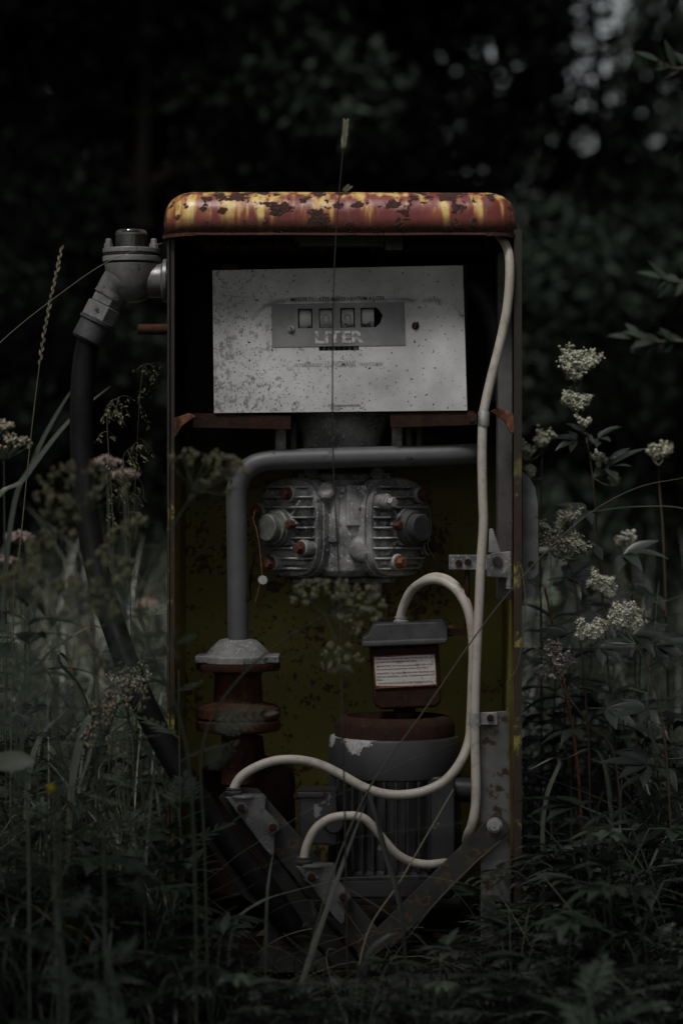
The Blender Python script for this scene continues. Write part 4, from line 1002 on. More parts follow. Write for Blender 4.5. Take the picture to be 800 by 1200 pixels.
def umbel(parent, c, d, rad, rays, tint=0.4, mat='seed', stemmat='stem', per=7, bead=0.0027, name='flower_head'):
    d = Vector(d).normalized(); a = d.orthogonal().normalized(); b = d.cross(a); mb = MB()
    for k in range(rays):
        rr = math.sqrt((k+0.5)/rays); q = k*2.39996
        e = Vector(c) + (a*math.cos(q)+b*math.sin(q))*rad*rr + d*rad*(0.85-0.35*rr*rr)*rv(.85, 1.1)
        mb.mi = 1; mb.tint = rv(.3, .8); mb.tube(bez(c, (Vector(c)+e)/2+(e-Vector(c)).cross(rdir())*0.05, e, 4), 0.0006+rad*0.004, 4, caps=False)
        for j in range(per):
            e2 = e + (rdir()+d*0.6)*rad*0.14*rv(.6, 1.2); mb.mi = 1; mb.tube([e, e2], 0.0005, 3, caps=False); mb.mi = 0
            mb.tint = max(0, min(1, tint+rv(-.3, .35))); mb.ball(e2, bead*rv(.7, 1.3), 3, 5, (1, 1, 1.25))
    return mb.build(name, [M[mat], M[stemmat]], parent)
def spray(parent, pts_dirs, r, n, tint, mat='cream', bead=0.0021, name='flower_head', stars=0.35):      # frothy blossom round branchlets
    mb = MB()
    for (b, e, w_) in pts_dirs:
        b, e = Vector(b), Vector(e); mb.mi = 1; mb.tint = 0.7; mb.tube(bez(b, b.lerp(e, .5)+rdir()*0.004, e, 5), 0.0009, 4, caps=False)
        for k in range(n):
            t = rv(0.25, 1.05); p = b.lerp(e, t) + rdir()*w_*(0.35+0.65*t)*rv(0.15, 1)
            mb.mi = 0; mb.tint = max(0, min(1, tint+rv(-.35, .35)))
            if rnd.random() < stars:
                nm = (p-b.lerp(e, .4)).normalized() if (p-b.lerp(e, .4)).length > 1e-5 else rdir(); a = nm.orthogonal().normalized(); bb = nm.cross(a); q0 = rv(0, 6)
                for j in range(5):
                    q = q0+j*1.2566; dd = a*math.cos(q)+bb*math.sin(q); s_ = nm.cross(dd)
                    mb.add([p, p+dd*bead*1.1+s_*bead*.7, p+dd*bead*2.0+nm*bead*.4, p+dd*bead*1.1-s_*bead*.7], [(0, 1, 2, 3)], False)
                for j in range(3):
                    dd = (nm+rdir()*.8).normalized(); mb.tube([p, p+dd*bead*2.4], bead*0.13, 3, caps=False)
            else: mb.ball(p, bead*rv(.6, 1.15), 4, 6)
            if rnd.random() < 0.3: mb.mi = 1; mb.tube([b.lerp(e, min(1, max(.1, t-.2))), p], 0.0004, 3, caps=False)
    return mb.build(name, [M[mat], M['stem']], parent)
def heads(c, size, k, spread=1.0, upw=1.0):
    c = Vector(c); out = []; size = size*1.15; k = int(k*1.4)+1
    for i in range(k):
        q = rv(0, 6.283); e = c + Vector((math.cos(q)*size*spread*rv(.2, 1), math.sin(q)*size*.6*rv(.2, 1), size*upw*rv(.4, 1.3)))
        out.append((c, e, size*0.32*rv(.7, 1.2)))
    return out
def simple_leaf(parent, base, d, L, W, mat='herb', tint=.5, droop=.3, name='leaf', up=Vector((0, 0, 1)), fold=.25):
    mb = MB(); mb.tint = tint; mb.leaf(base, d, up, L, W, droop, fold, 8); return mb.build(name, M[mat], parent)
def palmate(parent, base, d, L, n=5, mat='herb', tint=.5, name='leaf', up=Vector((0, 0, 1))):
    mb = MB(); d = Vector(d).normalized(); s_ = d.cross(up); s_ = s_.normalized() if s_.length > .01 else d.orthogonal()
    b0 = Vector(base); c = b0+d*L*0.3; mb.tint = tint; mb.tube([b0, c], 0.0012, 4, caps=False)
    for k in range(n):
        q = R(-75+150*k/(n-1)); dd = d*math.cos(q)+s_*math.sin(q)
        mb.tint = max(0, min(1, tint+rv(-.12, .12))); mb.leaf(c, dd, up+rdir()*.15, L*(0.75-0.22*abs(math.sin(q)))*rv(.9, 1.1), L*0.20, rv(.1, .35), .25, 6)
    return mb.build(name, M[mat], parent)

# ---- meadowsweet and other flowers by the right wall
def meadowsweet(label, fpx, Y, knots, head_defs, leaves, tint=.5, bead=.0021, n=60, col='cream', stars=.35):
    pts = [foot(fpx, Y)]+[P(x, y, Y+rv(-.02, .02)) for x, y in knots]
    root = ground_root('meadowsweet_plant', pts, label, 'wildflower')
    stem(pts, .0028, .0014, 'stem_brown', root, tint=.4)
    k = S(Y)
    for (hx, hy, size, cnt) in head_defs:
        c = P(hx, hy, Y); sp = heads(c, size*k, cnt)
        spray(root, sp, size*k, n, tint, bead=bead, mat=col, stars=stars)
        near = min(pts[1:], key=lambda p: (p-c).length)
        if (near-c).length > .004: stem([near, near.lerp(c, .5)+Vector((0, 0, -.004)), c], .0014, .0009, 'stem', root, name='flower_stalk', n=4, seg=5)
    for (lx, ly, dx, dz, L) in leaves:
        palmate(root, P(lx, ly, Y), Vector((dx, rv(-.9, .1), dz)), L, mat='herb', tint=rv(.1, .65), up=Vector((0, -.6, 1)))
    return root
meadowsweet('tall meadowsweet with two cream tufts stacked on one stem, its leaves bare below', 726, 0.42, [(722, 900), (712, 780), (702, 660), (694, 560), (684, 500), (676, 460)],
    [(672, 446, 24, 9), (684, 434, 20, 6), (676, 483, 18, 7), (664, 478, 13, 4), (684, 500, 9, 3), (712, 545, 9, 3), (700, 540, 8, 2), (720, 570, 9, 2), (702, 548, 6, 2)],
    [(688, 520, -.8, .2, .08), (690, 522, .9, .7, .085), (696, 560, 1, .8, .11), (702, 600, -1, .1, .10), (706, 640, -.9, .2, .11), (712, 655, .9, .3, .12), (716, 720, -.8, -.2, .12), (720, 745, 1, .1, .12), (722, 820, -1, 0, .13), (724, 840, .9, .1, .14), (690, 515, -.5, .5, .07)], tint=.45, bead=0.00240, n=50, stars=.15)
meadowsweet('brightest meadowsweet, a broad ivory spray on a reddish stem bending outward', 790, -0.02, [(785, 960), (776, 850), (762, 790), (744, 755)],
    [(735, 738, 20, 11), (722, 738, 17, 7), (694, 750, 18, 8), (706, 690, 13, 5), (714, 700, 9, 3), (684, 748, 9, 3)], [(770, 830, -1, 0, .10), (780, 900, -1, .2, .12), (778, 890, 1, .1, .12)], tint=.78, bead=0.00252, n=60, stars=.45)
meadowsweet('greenish meadowsweet in loose bud, a forked spray beside the grey side plate', 690, 0.22, [(690, 900), (684, 800), (674, 690), (664, 655)],
    [(650, 628, 20, 5), (668, 612, 12, 3), (657, 655, 24, 8), (672, 652, 22, 7), (686, 650, 12, 3), (640, 642, 12, 3)], [(684, 760, 1, .1, .10), (680, 740, -1, -.1, .10), (688, 830, 1, 0, .12)], tint=.40, bead=0.00228, n=46, stars=.2)
meadowsweet('small blurred meadowsweet with a knobbly green head, standing apart before dark shade', 786, 0.7, [(782, 800), (777, 640), (772, 570), (771, 545)], [(768, 540, 13, 5), (778, 534, 12, 4), (762, 533, 8, 3)], [(780, 700, -1, .2, .12), (784, 760, -1, .1, .14)], tint=.25, bead=.003, n=26, stars=.1)
meadowsweet('short meadowsweet with a pale fan head close behind the rusty cabinet edge', 634, 0.6, [(634, 800), (633, 640), (634, 560), (635, 530)], [(634, 524, 14, 6), (617, 540, 15, 5), (622, 560, 12, 4)], [(636, 620, 1, .5, .12), (640, 680, 1, .2, .13)], tint=.3, bead=.003, n=30, stars=.1)
meadowsweet('half hidden meadowsweet whose creamy buds glow among the dark lower leaves', 748, 0.55, [(744, 800), (741, 700), (739, 660)], [(740, 650, 15, 5), (736, 640, 12, 3), (724, 640, 8, 2)], [(744, 720, -1, .3, .12), (746, 760, 1, .2, .13)], tint=.45, bead=.0042, n=16, stars=0)
# valerian
pts = [foot(735, .08), P(722, 900, .08), P(690, 850, .08), P(662, 812, .08), P(652, 790, .08)]
val = ground_root('valerian_plant', pts, 'white valerian with a round cluster of tiny lilac stars on a dark stem', 'wildflower')
stem(pts, .0024, .0014, 'stem_brown', val, tint=.2)
mb_heads = []
c = P(652, 795, .08)
spray(val, [(c, P(x, y, .08+rv(-.02, .02)), .013) for x, y in ((632, 762), (640, 756), (648, 754), (656, 758), (664, 762), (670, 772), (645, 766), (655, 768))]+[(P(640, 800, .08), P(630, 782, .07), .010), (P(640, 800, .08), P(628, 790, .08), .008), (P(650, 795, .08), P(644, 790, .08), .006)], .02, 22, .7, mat='lilac', bead=.0021, stars=.8)
for a in ((662, 812, 1, .3, .09), (690, 850, -1, -.2, .10)): palmate(val, P(a[0], a[1], .08), Vector((a[2], -.4, a[3])), a[4], tint=.4)
# red-orange dock stem
pts = [foot(690, .3), P(676, 900, .3), P(660, 800, .3), P(648, 735, .3), P(638, 690, .3)]
dk = ground_root('dock_stalk', pts, 'bare red-orange stalk rising behind the valerian', 'stalk'); stem(pts, .0038, .0022, 'orange_stem', dk, tint=.5)

# ---- dark broad-leaved herbs filling the right side
def leafy(x, Y, h, label, group, seed, mat='herb', L=.11, W=.035, lean=0.0, pairs=9, tint=(.1, .75), n_low=0):
    global rnd
    keep = rnd; rnd = random.Random(seed)
    b = Vector((x, Y, gz(x, Y)-.01)); root = empty('leafy_plant', b, label, 'plant', group)
    pts = [b, b+Vector((lean*h*.3, 0, h*.4)), b+Vector((lean*h*.7+rv(-.02, .02), 0, h*.75)), b+Vector((lean*h, 0, h))]
    q = stem(pts, .0028, .0012, 'stem', root, tint=.05)
    mb = MB()
    for k in range(pairs):
        t = .12+.88*(k+.5)/pairs; i = min(len(q)-1, int(t*(len(q)-1))); a0 = k*1.57+rv(-.4, .4)
        for sg in (0, math.pi):
            dd = Vector((math.cos(a0+sg), math.sin(a0+sg), rv(.1, .7))); mb.tint = rv(*tint)
            mb.leaf(q[i], dd, Vector((0, 0, 1)), L*rv(.75, 1.2)*(1.1-.5*t), W*(1.1-.45*t), rv(.2, .7), .25, 6)
    mb.build('foliage', M[mat], root); rnd = keep
    return root
LG = 'dark broad-leaved herbs beside the pump'; LL = 'one of the dark broad-leaved herbs crowding the weeds beside the pump'
l1 = leafy(.52, .35, .50, LL, LG, 1); l2 = leafy(.70, .18, .42, LL, LG, 2, L=.13, W=.045); l3 = leafy(.62, .7, .62, LL, LG, 3, L=.15, W=.04)
k_ = 0
for i in range(60):
    x, Y = rv(.40, 1.05), rv(-.12, 1.3)
    if i > 46: x, Y = rv(.38, 1.2), rv(1.0, 2.4)
    if i % 6 == 0: x, Y = rv(.39, .46), rv(.35, 1.3)
    if 30 < i < 46: x, Y = rv(-.95, -.36), rv(.2, 1.2)
    copy_thing((l1, l2, l3)[i % 3], (x, Y, gz(x, Y)-.01), rv(0, 6.28), rv(.75, 1.15))

for i in range(34):
    x, Y = rv(-.75, .75), rv(-.62, -.22)
    if -.25 < x < .3 and Y > -.35: Y -= .2
    copy_thing((l1, l2, l3)[i % 3], (x, Y, gz(x, Y)-.01), rv(0, 6.28), rv(.22, .42) if -.32 < x < .34 else rv(.4, .7))
# ---- low vetch with dew by the right foot
def vetch(x, Y, h, n, label, group, seed, mat='herb', dew=24):
    global rnd
    keep = rnd; rnd = random.Random(seed)
    b = Vector((x, Y, gz(x, Y)-.01)); root = empty('vetch_plant', b, label, 'plant', group)
    sm = MB(); fo = MB(); dw = MB()
    for k in range(n):
        q = rv(0, 6.283); L = h*rv(.6, 1.1); e = b+Vector((math.cos(q)*L*.7, math.sin(q)*L*.6, L*rv(.55, 1.0)))
        st_ = bez(b, b.lerp(e, .5)+Vector((0, 0, .25*L)), e, 8); sm.tint = rv(.1, .6); sm.tube(st_, .0009, 4, caps=False)
        for i in (2, 4, 5, 6, 7, 8):
            fo.tint = rv(.2, 1); qq = rv(0, 6.283)
            pinnate(fo, st_[i], Vector((math.cos(qq), math.sin(qq)-.3, rv(-.1, .6))), rv(.045, .075), 6, .0065, .019)
            if rnd.random() < dew/100:
                for _ in range(3): dw.ball(st_[i]+rdir()*.02, rv(.0006, .0014), 4, 6)
    sm.build('stem', M['stem'], root); fo.build('foliage', M[mat], root)
    if dew: tagged(dw.build('dew_drops', M['dew'], root), kind='stuff')
    rnd = keep
    return root
VG = 'low vetch tufts around the foot of the pump'; VL = 'one of the low feathery vetch tufts at the foot of the pump'
v1 = vetch(P(660, 0, -.16).x, -.16, .20, 10, 'dewy vetch bush sparkling with drops beside the pale post foot', None, 4, dew=70)
v2 = vetch(P(620, 0, -.22).x, -.22, .13, 9, VL, VG, 5, dew=30); v3 = vetch(P(700, 0, -.3).x, -.30, .14, 9, VL, VG, 6, dew=30)
for i, (px, Y, k) in enumerate([(745, -.25, 1.1), (775, -.1, 1.3), (570, -.30, .8), (520, -.42, .7), (640, -.42, .9), (720, -.5, 1.0), (780, -.45, 1.1), (440, -.45, .7), (360, -.42, .75), (300, -.40, .8), (590, -.5, .9), (690, -.6, 1), (480, -.56, .8), (250, -.55, .9), (190, -.45, 1.0), (130, -.35, 1.1), (60, -.4, 1.2), (90, -.62, 1.1), (20, -.5, 1.2), (330, -.6, .8), (740, -.05, 1.4), (800, -.7, 1.2), (405, -.3, .6), (650, -.05, 1.5), (700, -.1, 1.7), (760, -.2, 1.7), (795, .0, 1.9), (735, .1, 2.0), (680, .12, 1.9), (235, -.3, .9), (205, -.25, 1.1)]):
    x = (px-400)*S(Y); copy_thing((v2, v3)[i % 2], (x, Y, gz(x, Y)-.01), rv(0, 6.28), k, VL, VG)
def petals(parent, c, r, n, mat, name='flower', cup=.5):
    mb = MB(); c = Vector(c)
    for j in range(n):
        q = j*6.283/n; d = Vector((math.cos(q), math.sin(q)*.8-.2, cup)); mb.tint = rv(.2, 1); mb.leaf(c, d, Vector((0, 0, 1)), r, r*.8, -.2, .3, 4)
    return mb.build(name, M[mat], parent)
for (px, py, Y, lab) in ((651, 1064, -.2, 'uppermost of the small lime flowers on the dewy vetch'), (664, 1083, -.22, 'narrow lime flower bud below the open one on the vetch'), (672, 1092, -.22, 'lowest lime flower of the vetch, spread wide')):
    b = foot(px+3, Y); root = empty('lime_flower', b, lab, 'wildflower'); c = P(px, py, Y); stem([b, c], .0012, .0008, 'stem', root, seg=5); petals(root, c, .008, 6, 'lime')

# ---- plants of the left side
pts = [foot(70, -.78), P(64, 960, -.78), P(62, 938, -.78)]
bc_ = ground_root('buttercup', pts, 'single yellow buttercup low in the dark grass', 'wildflower'); stem(pts, .0015, .0010, 'stem', bc_, seg=5); petals(bc_, P(60, 930, -.78), .016, 6, 'yellow', cup=1.4)
pts = [foot(36, -.7), P(34, 1000, -.7), P(30, 905, -.7)]
pl = ground_root('plantain', pts, 'plantain holding one broad smooth oval leaf flat over the grass', 'plant'); stem(pts, .003, .002, 'stem', pl)
mb = MB(); mb.tint = .9; mb.leaf(P(42, 893, -.7), Vector((-1, .1, .02)), Vector((0, -.8, .5)), .085, .034, .1, .2, 10); mb.build('leaf', M['herb_fresh'], pl)

def umbel_plant(label, knots, Yk, head, leaves=(), mat='seed', r0=.0024, tint=.6, fpx=None, rays=15, stm='stem', extra=()):
    pts = ([foot(fpx, Yk[0])] if fpx is not None else [])+[P(x, y, Yk[min(i, len(Yk)-1)]) for i, (x, y) in enumerate(knots)]
    root = ground_root('umbel_plant', pts, label, 'wildflower'); stem(pts, r0, r0*.55, stm, root, tint=.05)
    for (hx, hy, Y, dx, dy, dz, rad) in ((head,) if head else ())+tuple(extra): 
        umbel(root, P(hx, hy, Y), Vector((dx, dy, dz)), rad, rays, tint, mat, stm)
        near = min(pts, key=lambda p: (p-P(hx, hy, Y)).length)
        if (near-P(hx, hy, Y)).length > .003: stem([near, near.lerp(P(hx, hy, Y), .5), P(hx, hy, Y)], r0*.5, r0*.4, stm, root, name='flower_stalk', n=4, seg=5)
    for (lx, ly, Y, dx, dy, dz, L) in leaves:
        mb = MB(); mb.tint = rv(.3, .8); ferny(mb, P(lx, ly, Y), Vector((dx, dy, dz)), L, 2, Vector((0, -.8, .6))); mb.build('leaf', M['herb_fresh'], root)
    return root
umbel_plant('green umbel stem arching across the strainer to a seed head under the meter', [(240, 1000), (236, 890), (252, 835), (290, 785), (340, 745), (382, 722)], [-.6], (384, 720, -.6, .7, -.3, .35, .048),
    [(243, 850, -.6, .9, -.3, .3, .085), (238, 900, -.6, .5, -.4, .5, .06)], fpx=246, rays=14, extra=((366, 708, -.6, -.2, -.4, .8, .034), (396, 760, -.6, .1, -.5, -.5, .034), (422, 712, -.6, .5, -.4, .3, .032)))
umbel_plant('tall umbel whose brown seed head spreads over the cabinet edge by the hose', [(222, 900), (176, 760), (164, 700), (190, 640), (222, 585)], [-.75], (226, 575, -.75, .45, -.2, .9, .055), [(170, 720, -.75, -.8, -.2, .4, .12)], fpx=232, rays=11, extra=((158, 640, -.75, -.6, -.2, .8, .04), (262, 560, -.75, .3, -.2, .9, .035)))
umbel_plant('wide drooping brown umbel in front of the black hose', [(120, 900), (110, 760), (104, 660), (100, 600)], [-.85], (100, 598, -.85, .1, -.3, .9, .07), [(112, 780, -.85, .7, -.3, .3, .12), (116, 830, -.85, -.9, -.2, .1, .14)], fpx=126, rays=13, extra=((70, 660, -.85, -.5, -.2, .8, .05), (126, 690, -.85, .4, -.3, .8, .045), (60, 610, -.85, .4, -.3, .8, .04)))
umbel_plant('lower rust-tinted umbel with dark seeds left of the hose', [(70, 960), (66, 830), (62, 740)], [-.95], (62, 732, -.95, .1, -.4, .8, .06), [(68, 800, -.95, -.8, -.3, .4, .12)], fpx=74, rays=12, tint=.5, extra=((94, 720, -.95, .4, -.3, .8, .045), (30, 700, -.95, -.3, -.3, .8, .04)))
umbel_plant('grey-white umbel gone to seed on the pale slanting stem beside the hose', [(212, 975), (200, 940), (180, 890), (160, 862), (150, 845)], [-.25], (150, 842, -.25, -.25, -.3, .8, .055), (), mat='straw', fpx=220, rays=16, tint=.75, stm='stem', r0=.0032, extra=((128, 860, -.25, -.6, -.3, .5, .04),))
umbel_plant('blurred white yarrow at the frame edge above the pink yarrow', [(8, 800), (6, 640), (5, 545)], [.6], (5, 540, .6, 0, -.2, 1, .055), (), mat='straw', fpx=10, rays=22, tint=.9, extra=((-4, 512, .6, 0, -.2, 1, .035),))
for (px, py, Y, lab) in ((22, 640, .9, 'pink yarrow with a flat head left of the tall rye grass stalk'), (126, 552, 1.0, 'blurred pale pink yarrow just behind the black hose'), (172, 718, 1.7, 'small low pink yarrow between the hose and the cabinet side'), (146, 566, 1.2, 'second blurred pink yarrow, right behind the hose'), (4, 668, .9, 'lowest pink yarrow at the grass edge')):
    pts = [foot(px+6, Y), P(px+3, (py+800)/2, Y), P(px, py, Y)]; root = ground_root('pink_yarrow', pts, lab, 'wildflower'); stem(pts, .002, .0015, 'stem', root)
    umbel(root, P(px, py, Y), Vector((0, -.2, 1)), .030, 20, .6, 'pink', 'stem', per=8, bead=.0030)
for (px, py, Y, r_, lab) in ((150, 800, -.1, .03, 'pale bedstraw froth crossing the lower part of the hose'),):
    pts = [foot(px, Y), P(px, 880, Y), P(px, py+10, Y)]; root = ground_root('bedstraw_plant', pts, lab, 'wildflower'); stem(pts, .0016, .001, 'stem', root)
    spray(root, heads(P(px, py+12, Y), .035, 12), .03, 22, .4, 'cream', .0020, stars=.6)

# ---- single grass stalks
def stalk(label, pts, r0, r1, mat='straw', tint=.4, head=None, name='grass_stalk', n=10):
    root = ground_root(name, pts, label, 'grass stalk'); q = stem(pts, r0, r1, mat, root, name='stalk', tint=tint, n=n, seg=6)
    if head:
        t0, cnt, ln, wd, sp = head; mb = MB()
        for k in range(cnt):
            t = t0+(1-t0)*k/cnt; f = t*(len(q)-1); i = min(len(q)-2, int(f)); p = q[i].lerp(q[i+1], f-i); d = (q[i+1]-q[i]).normalized()
            sd = d.cross(Vector((0, -1, 0))).normalized()*(1 if k % 2 else -1)
            mb.tint = rv(.3, .9); mb.leaf(p, d+sd*sp+rdir()*.1, Vector((0, -1, 0)), ln*rv(.8, 1.2), wd, .05, .5, 4)
        mb.build('seed_head', M['seed' if mat != 'straw' else 'straw'], root)
    return root
stalk('thin dark grass stalk before the counter plate, its seed head above the cap', [foot(408, -.42), P(404, 960, -.4), P(400, 800, -.36), P(398, 690, -.33), P(391, 560, -.3), P(389.5, 440, -.28), P(391.5, 320, -.26), P(397, 230, -.25), P(405, 143, -.24)], .0016, .0008, 'stem_brown', .15, (.955, 34, .010, .0045, .45))
r_ = stalk('short drooping bud stalk tied to the tall stalk over the cap', [P(396, 236, -.25), P(401, 226, -.25), P(408, 219, -.25)], .0006, .0005, 'stem_brown', .3, (.6, 8, .008, .005, .5))
stalk('rye grass stalk with a long flat spike, standing alone beyond the hose', [foot(10, .05), P(16, 720, .05), P(24, 640, .05), P(38, 500, .05), P(53, 385, .05), P(73, 289, .05)], .0014, .0009, 'straw', .35, (.72, 30, .012, .0042, .22))
stalk('long wiry stem arching up from the frame edge to the rusty cap', [foot(-260, .02), P(-150, 620, .02), P(-60, 470, .02), P(0, 402, .02), P(70, 345, .02), P(130, 305, .02), P(190, 285, .02)], .0012, .0006, 'straw', .5)
stalk('straight olive grass stem slanting up across the warning plate and side plate', [foot(338, -.40), P(378, 1060, -.36), P(428, 932, -.30), P(500, 828, -.25), P(570, 727, -.22), P(634, 652, -.2), P(690, 602, -.18), P(745, 572, -.16), P(800, 560, -.15)], .0019, .0007, 'straw', .12)
stalk('short pinkish dry straw leaning in front of the motor fins', [foot(410, -.40), P(428, 1100, -.34), P(470, 1030, -.30), P(531, 925, -.24)], .0015, .0011, 'straw', .85)
stalk('fine horizontal grass wisp reaching out over the dark herbs beside the side plate', [foot(880, .4), P(840, 620, .4), P(800, 596, .4), P(740, 594, .4), P(690, 600, .4)], .0011, .0006, 'stem', .6)
stalk('thin curled runner hanging against the outer cabinet edge', [P(611, 665, -.01), P(615, 700, -.012), P(613, 740, -.012), P(606, 780, -.012), P(592, 802, -.012)], .0012, .0006, 'straw', .3)
def bladeplant(label, pts, w, tint, name='broad_grass', mat='grass', fold=.3):
    root = ground_root(name, pts, label, 'grass blade'); q = spline(pts, 8); n = len(q); mb = MB(); mb.tint = tint if tint < .9 else .35
    mb.ribbon(q, [w*min(1, .35+2.5*i/n)*(1-(i/(n-1))**3)+.0004 for i in range(n)], Vector((1, -.3, .2)), fold); 
    if tint >= .9:
        for i in range(len(mb.t)): mb.t[i] = .35 if i < len(mb.t)*.62 else tint-.04+rv(-.03, .03)
    mb.build('blade', M[mat], root); return root
bladeplant('broad straight grass blade rising before the second cable entry', [foot(340, -.45), P(352, 1160, -.44), P(392, 1040, -.40), P(430, 936, -.36)], .0105, .62)
bladeplant('dark bent grass blade hooked over the lower motor housing', [foot(480, -.35), P(470, 1070, -.34), P(452, 1000, -.32), P(440, 955, -.31), P(432, 930, -.30), P(429, 925, -.30)], .009, .18)
bladeplant('low blade arching flat under the brace with a yellow tip', [foot(424, -.35), P(426, 1130, -.34), P(450, 1100, -.34), P(490, 1091, -.34), P(540, 1092, -.33), P(572, 1095, -.32)], .008, .5)
bladeplant('folded pale blade bent double in the grass beside the hose', [foot(76, -.25), P(82, 960, -.25), P(92, 880, -.25), P(103, 846, -.25), P(112, 842, -.25), P(113, 856, -.25), P(100, 900, -.25), P(90, 930, -.25)], .014, .8)
bladeplant('long blurred blade slanting across the hose below the collar', [foot(-60, .5), P(-20, 640, .5), P(30, 560, .5), P(80, 495, .5), P(130, 452, .5)], .013, .5)
bladeplant('second blurred blade crossing the hose, steeper than the first', [foot(-20, .6), P(10, 640, .6), P(40, 540, .6), P(70, 480, .6), P(97, 440, .6)], .011, .45)
bladeplant('orange withered blade among the dark left grass', [foot(20, -.15), P(24, 900, -.15), P(36, 850, -.15), P(44, 838, -.15), P(46, 862, -.15)], .010, .99)
bladeplant('orange tipped bent blade arching above the withered one', [foot(10, -.1), P(22, 840, -.1), P(50, 775, -.1), P(82, 748, -.1), P(108, 734, -.1), P(122, 738, -.1)], .006, .95)
bladeplant('ochre drooping blade right above the folded pale blade', [foot(120, -.12), P(110, 860, -.12), P(70, 775, -.12), P(78, 772, -.12), P(90, 806, -.12), P(96, 824, -.12)], .006, .97)
bladeplant('stout blade standing up behind the pale slanting umbel', [foot(30, .1), P(36, 900, .1), P(82, 826, .1)], .012, .75)
bladeplant('grey curved blade arching low before the first cable entry', [foot(262, -.35), P(272, 1095, -.35), P(300, 1060, -.34), P(345, 1044, -.33), P(400, 1030, -.32)], .006, .75)
bladeplant('thin upright blade in front of the shadow-black diagonal brace', [foot(310, -.30), P(312, 1090, -.30), P(314, 1040, -.30), P(321, 995, -.28)], .006, .7)
for k, (x0, y0, xx, yy, hx, Y) in enumerate(((720, 960, 700, 880, 655, .2), (800, 960, 760, 850, 790, .1), (640, 960, 655, 890, 618, -.05))):
    bladeplant(['bowed blade curling above the herbs under the valerian', 'pale bowed blade below the brightest meadowsweet', 'curved blade beside the dark cabinet foot'][k], [foot(x0, Y), P(x0-4, y0, Y), P(xx, yy, Y), P(hx, yy+12, Y)], .008, .6)
# panicles against the dark left of the cabinet
for k, (bx, tx, ty, Y) in enumerate(((150, 180, 425, .25), (140, 140, 465, .3), (160, 158, 520, .2))):
    pts = [foot(bx, Y), P(bx-6, 760, Y), P((bx+tx)/2-8, 600, Y), P(tx-14, ty+20, Y), P(tx, ty, Y)]
    root = ground_root('panicle_grass', pts, ['nodding panicle grass hanging tassels beside the cabinet edge', 'upright panicle grass between hose and cabinet', 'lower thin panicle grass between hose and cabinet'][k], 'grass stalk')
    q = stem(pts, .0013, .0006, 'straw', root, name='stalk', tint=.2, seg=5); mb = MB()
    for j in range(9):
        i = len(q)-1-j*2; b = q[i]
        for m_ in range(2):
            e = b+Vector((rv(-.02, .035), rv(-.02, .02), -rv(.015, .06)+.01)); mb.mi = 1; mb.tube(bez(b, (b+e)/2+Vector((rv(-.01, .01), 0, .012)), e, 4), .0004, 3, caps=False); mb.mi = 0
            for z in range(7): mb.tint = rv(.2, 1); mb.leaf(b.lerp(e, rv(.3, 1.05))+rdir()*.004, rdir()+Vector((0, 0, -.8)), rdir(), .008, .003, 0, .4, 3)
    mb.build('seed_head', [M['seed'], M['straw']], root)

# lobed herbs low in the grass
HG = 'lobed herbs low in the grass'; HL = 'one of the low herbs with deeply lobed leaves in the grass before the pump'
def lobed(seed):
    global rnd
    keep = rnd; rnd = random.Random(seed); b = Vector((-.3, -.4, -.01)); root = empty('lobed_herb', b, HL, 'plant', HG)
    sm = MB(); 
    for k in range(9):
        q = k*2.4+rv(-.3, .3); c = b+Vector((math.cos(q)*rv(.04, .13), math.sin(q)*rv(.03, .10), rv(.06, .24))); sm.tint = rv(.1, .5)
        sm.tube(bez(b, b.lerp(c, .5)+Vector((0, 0, .04)), c, 6), .0011, 5, caps=False)
        palmate(root, c, Vector((math.cos(q), math.sin(q)-.4, rv(.0, .6))), rv(.07, .11), 7, 'herb_fresh' if k % 2 else 'herb', rv(.2, 1))
    sm.build('stem', M['stem'], root); rnd = keep; return root
h1, h2 = lobed(51), lobed(52)
for i, (px, Y, k) in enumerate([(30, -.35, 1.2), (75, -.5, 1.1), (110, -.3, 1.3), (150, -.55, 1.0), (185, -.3, 1.0), (215, -.5, .9), (55, -.7, 1.1), (0, -.55, 1.4), (245, -.65, .8), (290, -.6, .7), (600, -.4, .9), (660, -.55, 1.0), (720, -.4, 1.1), (775, -.55, 1.2), (800, -.25, 1.5), (690, -.2, 1.3), (500, -.62, .7), (420, -.65, .7)]):
    x = (px-400)*S(Y)
    if i < 2: (h1, h2)[i].location = (x, Y, gz(x, Y)-.01); (h1, h2)[i].scale = (k,)*3
    else: copy_thing((h1, h2)[i % 2], (x, Y, gz(x, Y)-.01), rv(0, 6.28), k)
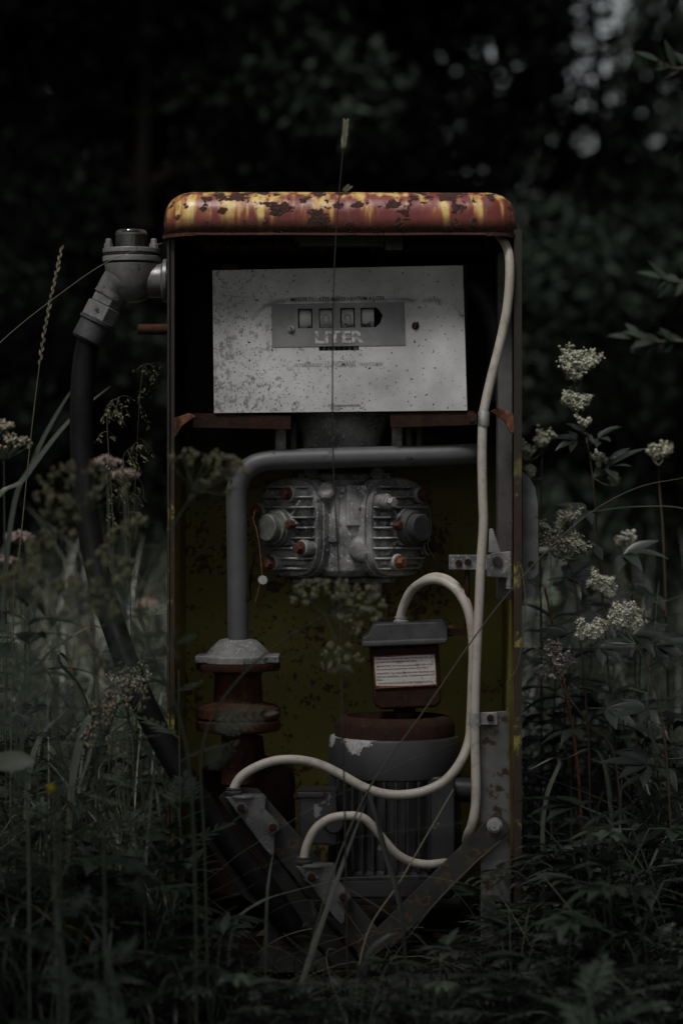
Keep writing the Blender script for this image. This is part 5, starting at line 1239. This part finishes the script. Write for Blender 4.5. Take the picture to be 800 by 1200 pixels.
# dark blurred weeds near the lens side, bottom corner
for k, (px, Y, h, lab) in enumerate(((70, -1.0, .34, 'tall out-of-focus feathery weed, dark in the bottom corner'), (130, -1.15, .30, 'second out-of-focus feathery weed in the bottom corner, lower and darker'), (690, -1.0, .22, 'out-of-focus low weed below the dewy vetch'))):
    b = foot(px, Y); root = empty('feathery_weed', b, lab, 'plant'); mb = MB()
    st_ = stem([b, b+Vector((.01, 0, h*.5)), b+Vector((-.01, 0, h))], .003, .0015, 'stem', root)
    for j in range(12):
        qd = j*2.4; mb.tint = rv(.1, .7); ferny(mb, st_[min(len(st_)-1, 2+j)], Vector((math.cos(qd), math.sin(qd), .5)), rv(.07, .11), 1)
    mb.build('foliage', M['herb_fresh'], root)
pr_ = None; FG = 'feathery weeds among the tall grass'; FL = 'one of the feathery green weeds tangled into the tall grass'
def weed(seed, h, x, Y):
    global rnd
    keep = rnd; rnd = random.Random(seed); b = Vector((x, Y, gz(x, Y)-.01)); root = empty('feathery_weed', b, FL, 'plant', FG)
    st_ = stem([b, b+Vector((.02, 0, h*.5)), b+Vector((-.02, .01, h))], .0025, .001, 'stem', root, tint=.3); mb = MB()
    for j in range(16):
        qd = j*2.4; mb.tint = rv(.2, 1); i = int(len(st_)*(.2+.78*j/16)); ferny(mb, st_[i], Vector((math.cos(qd), math.sin(qd), rv(.1, .9))), rv(.08, .15)*(1.15-.4*j/16), 2 if j % 2 else 1)
    mb.build('foliage', M['herb_fresh' if seed % 2 else 'herb'], root); rnd = keep; return root
for i in range(16):
    Y = rv(-.55, -.12); px = rv(-10, 225); vx = (px-400)*S(Y)
    WEED_SPOTS = globals().setdefault('WEED_SPOTS', []); WEED_SPOTS.append((vx, Y, rv(.45, .85)))
wds = [weed(31, .62, -.62, .35), weed(32, .45, -.5, .15), weed(33, .70, -.8, .6)]
for i in range(34):
    if i < 24: x, Y = rv(-1.1, -.34), rv(-.1, 1.5)
    else: x, Y = rv(.42, 1.1), rv(.1, 1.5)
    copy_thing(wds[i % 3], (x, Y, gz(x, Y)-.01), rv(0, 6.28), rv(.7, 1.1))
for i, (x, Y, k) in enumerate(WEED_SPOTS): copy_thing(wds[i % 3], (x, Y, gz(x, Y)-.01), rv(0, 6.28), k)
# ferny rosette in front of the left brace
b = foot(180, -.4); root = empty('cranesbill_plant', b, 'low plant with deeply cut palm-like leaves in front of the cabinet corner', 'plant')
for (px, py, dx, dz, L) in ((178, 1022, 1, .5, .09), (190, 1015, .6, .8, .08), (186, 1030, .9, -.2, .09), (172, 1030, -1, .3, .09), (200, 985, .8, .3, .07)):
    c = P(px, py, -.4); stem([b, b.lerp(c, .5)+Vector((.01, 0, .03)), c], .0012, .0009, 'stem', root, seg=5); palmate(root, c, Vector((dx, -.5, dz)), L, 7, 'herb_fresh', .45)

# ---- overhanging twigs from the right
def twig(label, pts, leaves):
    b = Vector(pts[0]); root = empty('overhanging_branch', b, label, 'branch'); q = stem(pts, .006, .0015, 'stem_brown', root, name='twig', tint=.2); mb = MB()
    for k in range(leaves):
        i = int(len(q)*.35)+int(len(q)*.64*k/leaves); d = (q[min(i+1, len(q)-1)]-q[i-1]).normalized(); sg = 1 if k % 2 else -1
        mb.tint = rv(0, .6); mb.leaf(q[min(i, len(q)-1)], d*rv(.3, 1.1)+Vector((0, rv(-.9, .5), sg*rv(.1, 1.1))), Vector((0, -.8, .5)), rv(.04, .075), rv(.013, .022), rv(-.2, .5), .3, 6)
    mb.tint = .6; mb.leaf(q[-1], q[-1]-q[-2], Vector((0, -.7, .6)), .06, .017, .1, .3, 6)
    mb.build('foliage', M['tree_leaf'], root); return root
Yb = 1.1
twig('leafy twig with narrow leaves reaching in below the second twig', [P(900, 430, Yb), P(850, 405, Yb), P(800, 400, Yb), P(770, 400, Yb), P(742, 396, Yb)], 12)
twig('second leafy twig with narrow leaves, above the lowest', [P(900, 380, Yb), P(850, 345, Yb), P(815, 330, Yb), P(790, 330, Yb), P(776, 326, Yb)], 9)
twig('topmost leafy twig, its few leaves near the sky gap', [P(900, 110, Yb), P(850, 90, Yb), P(815, 80, Yb), P(790, 80, Yb), P(772, 72, Yb)], 8)
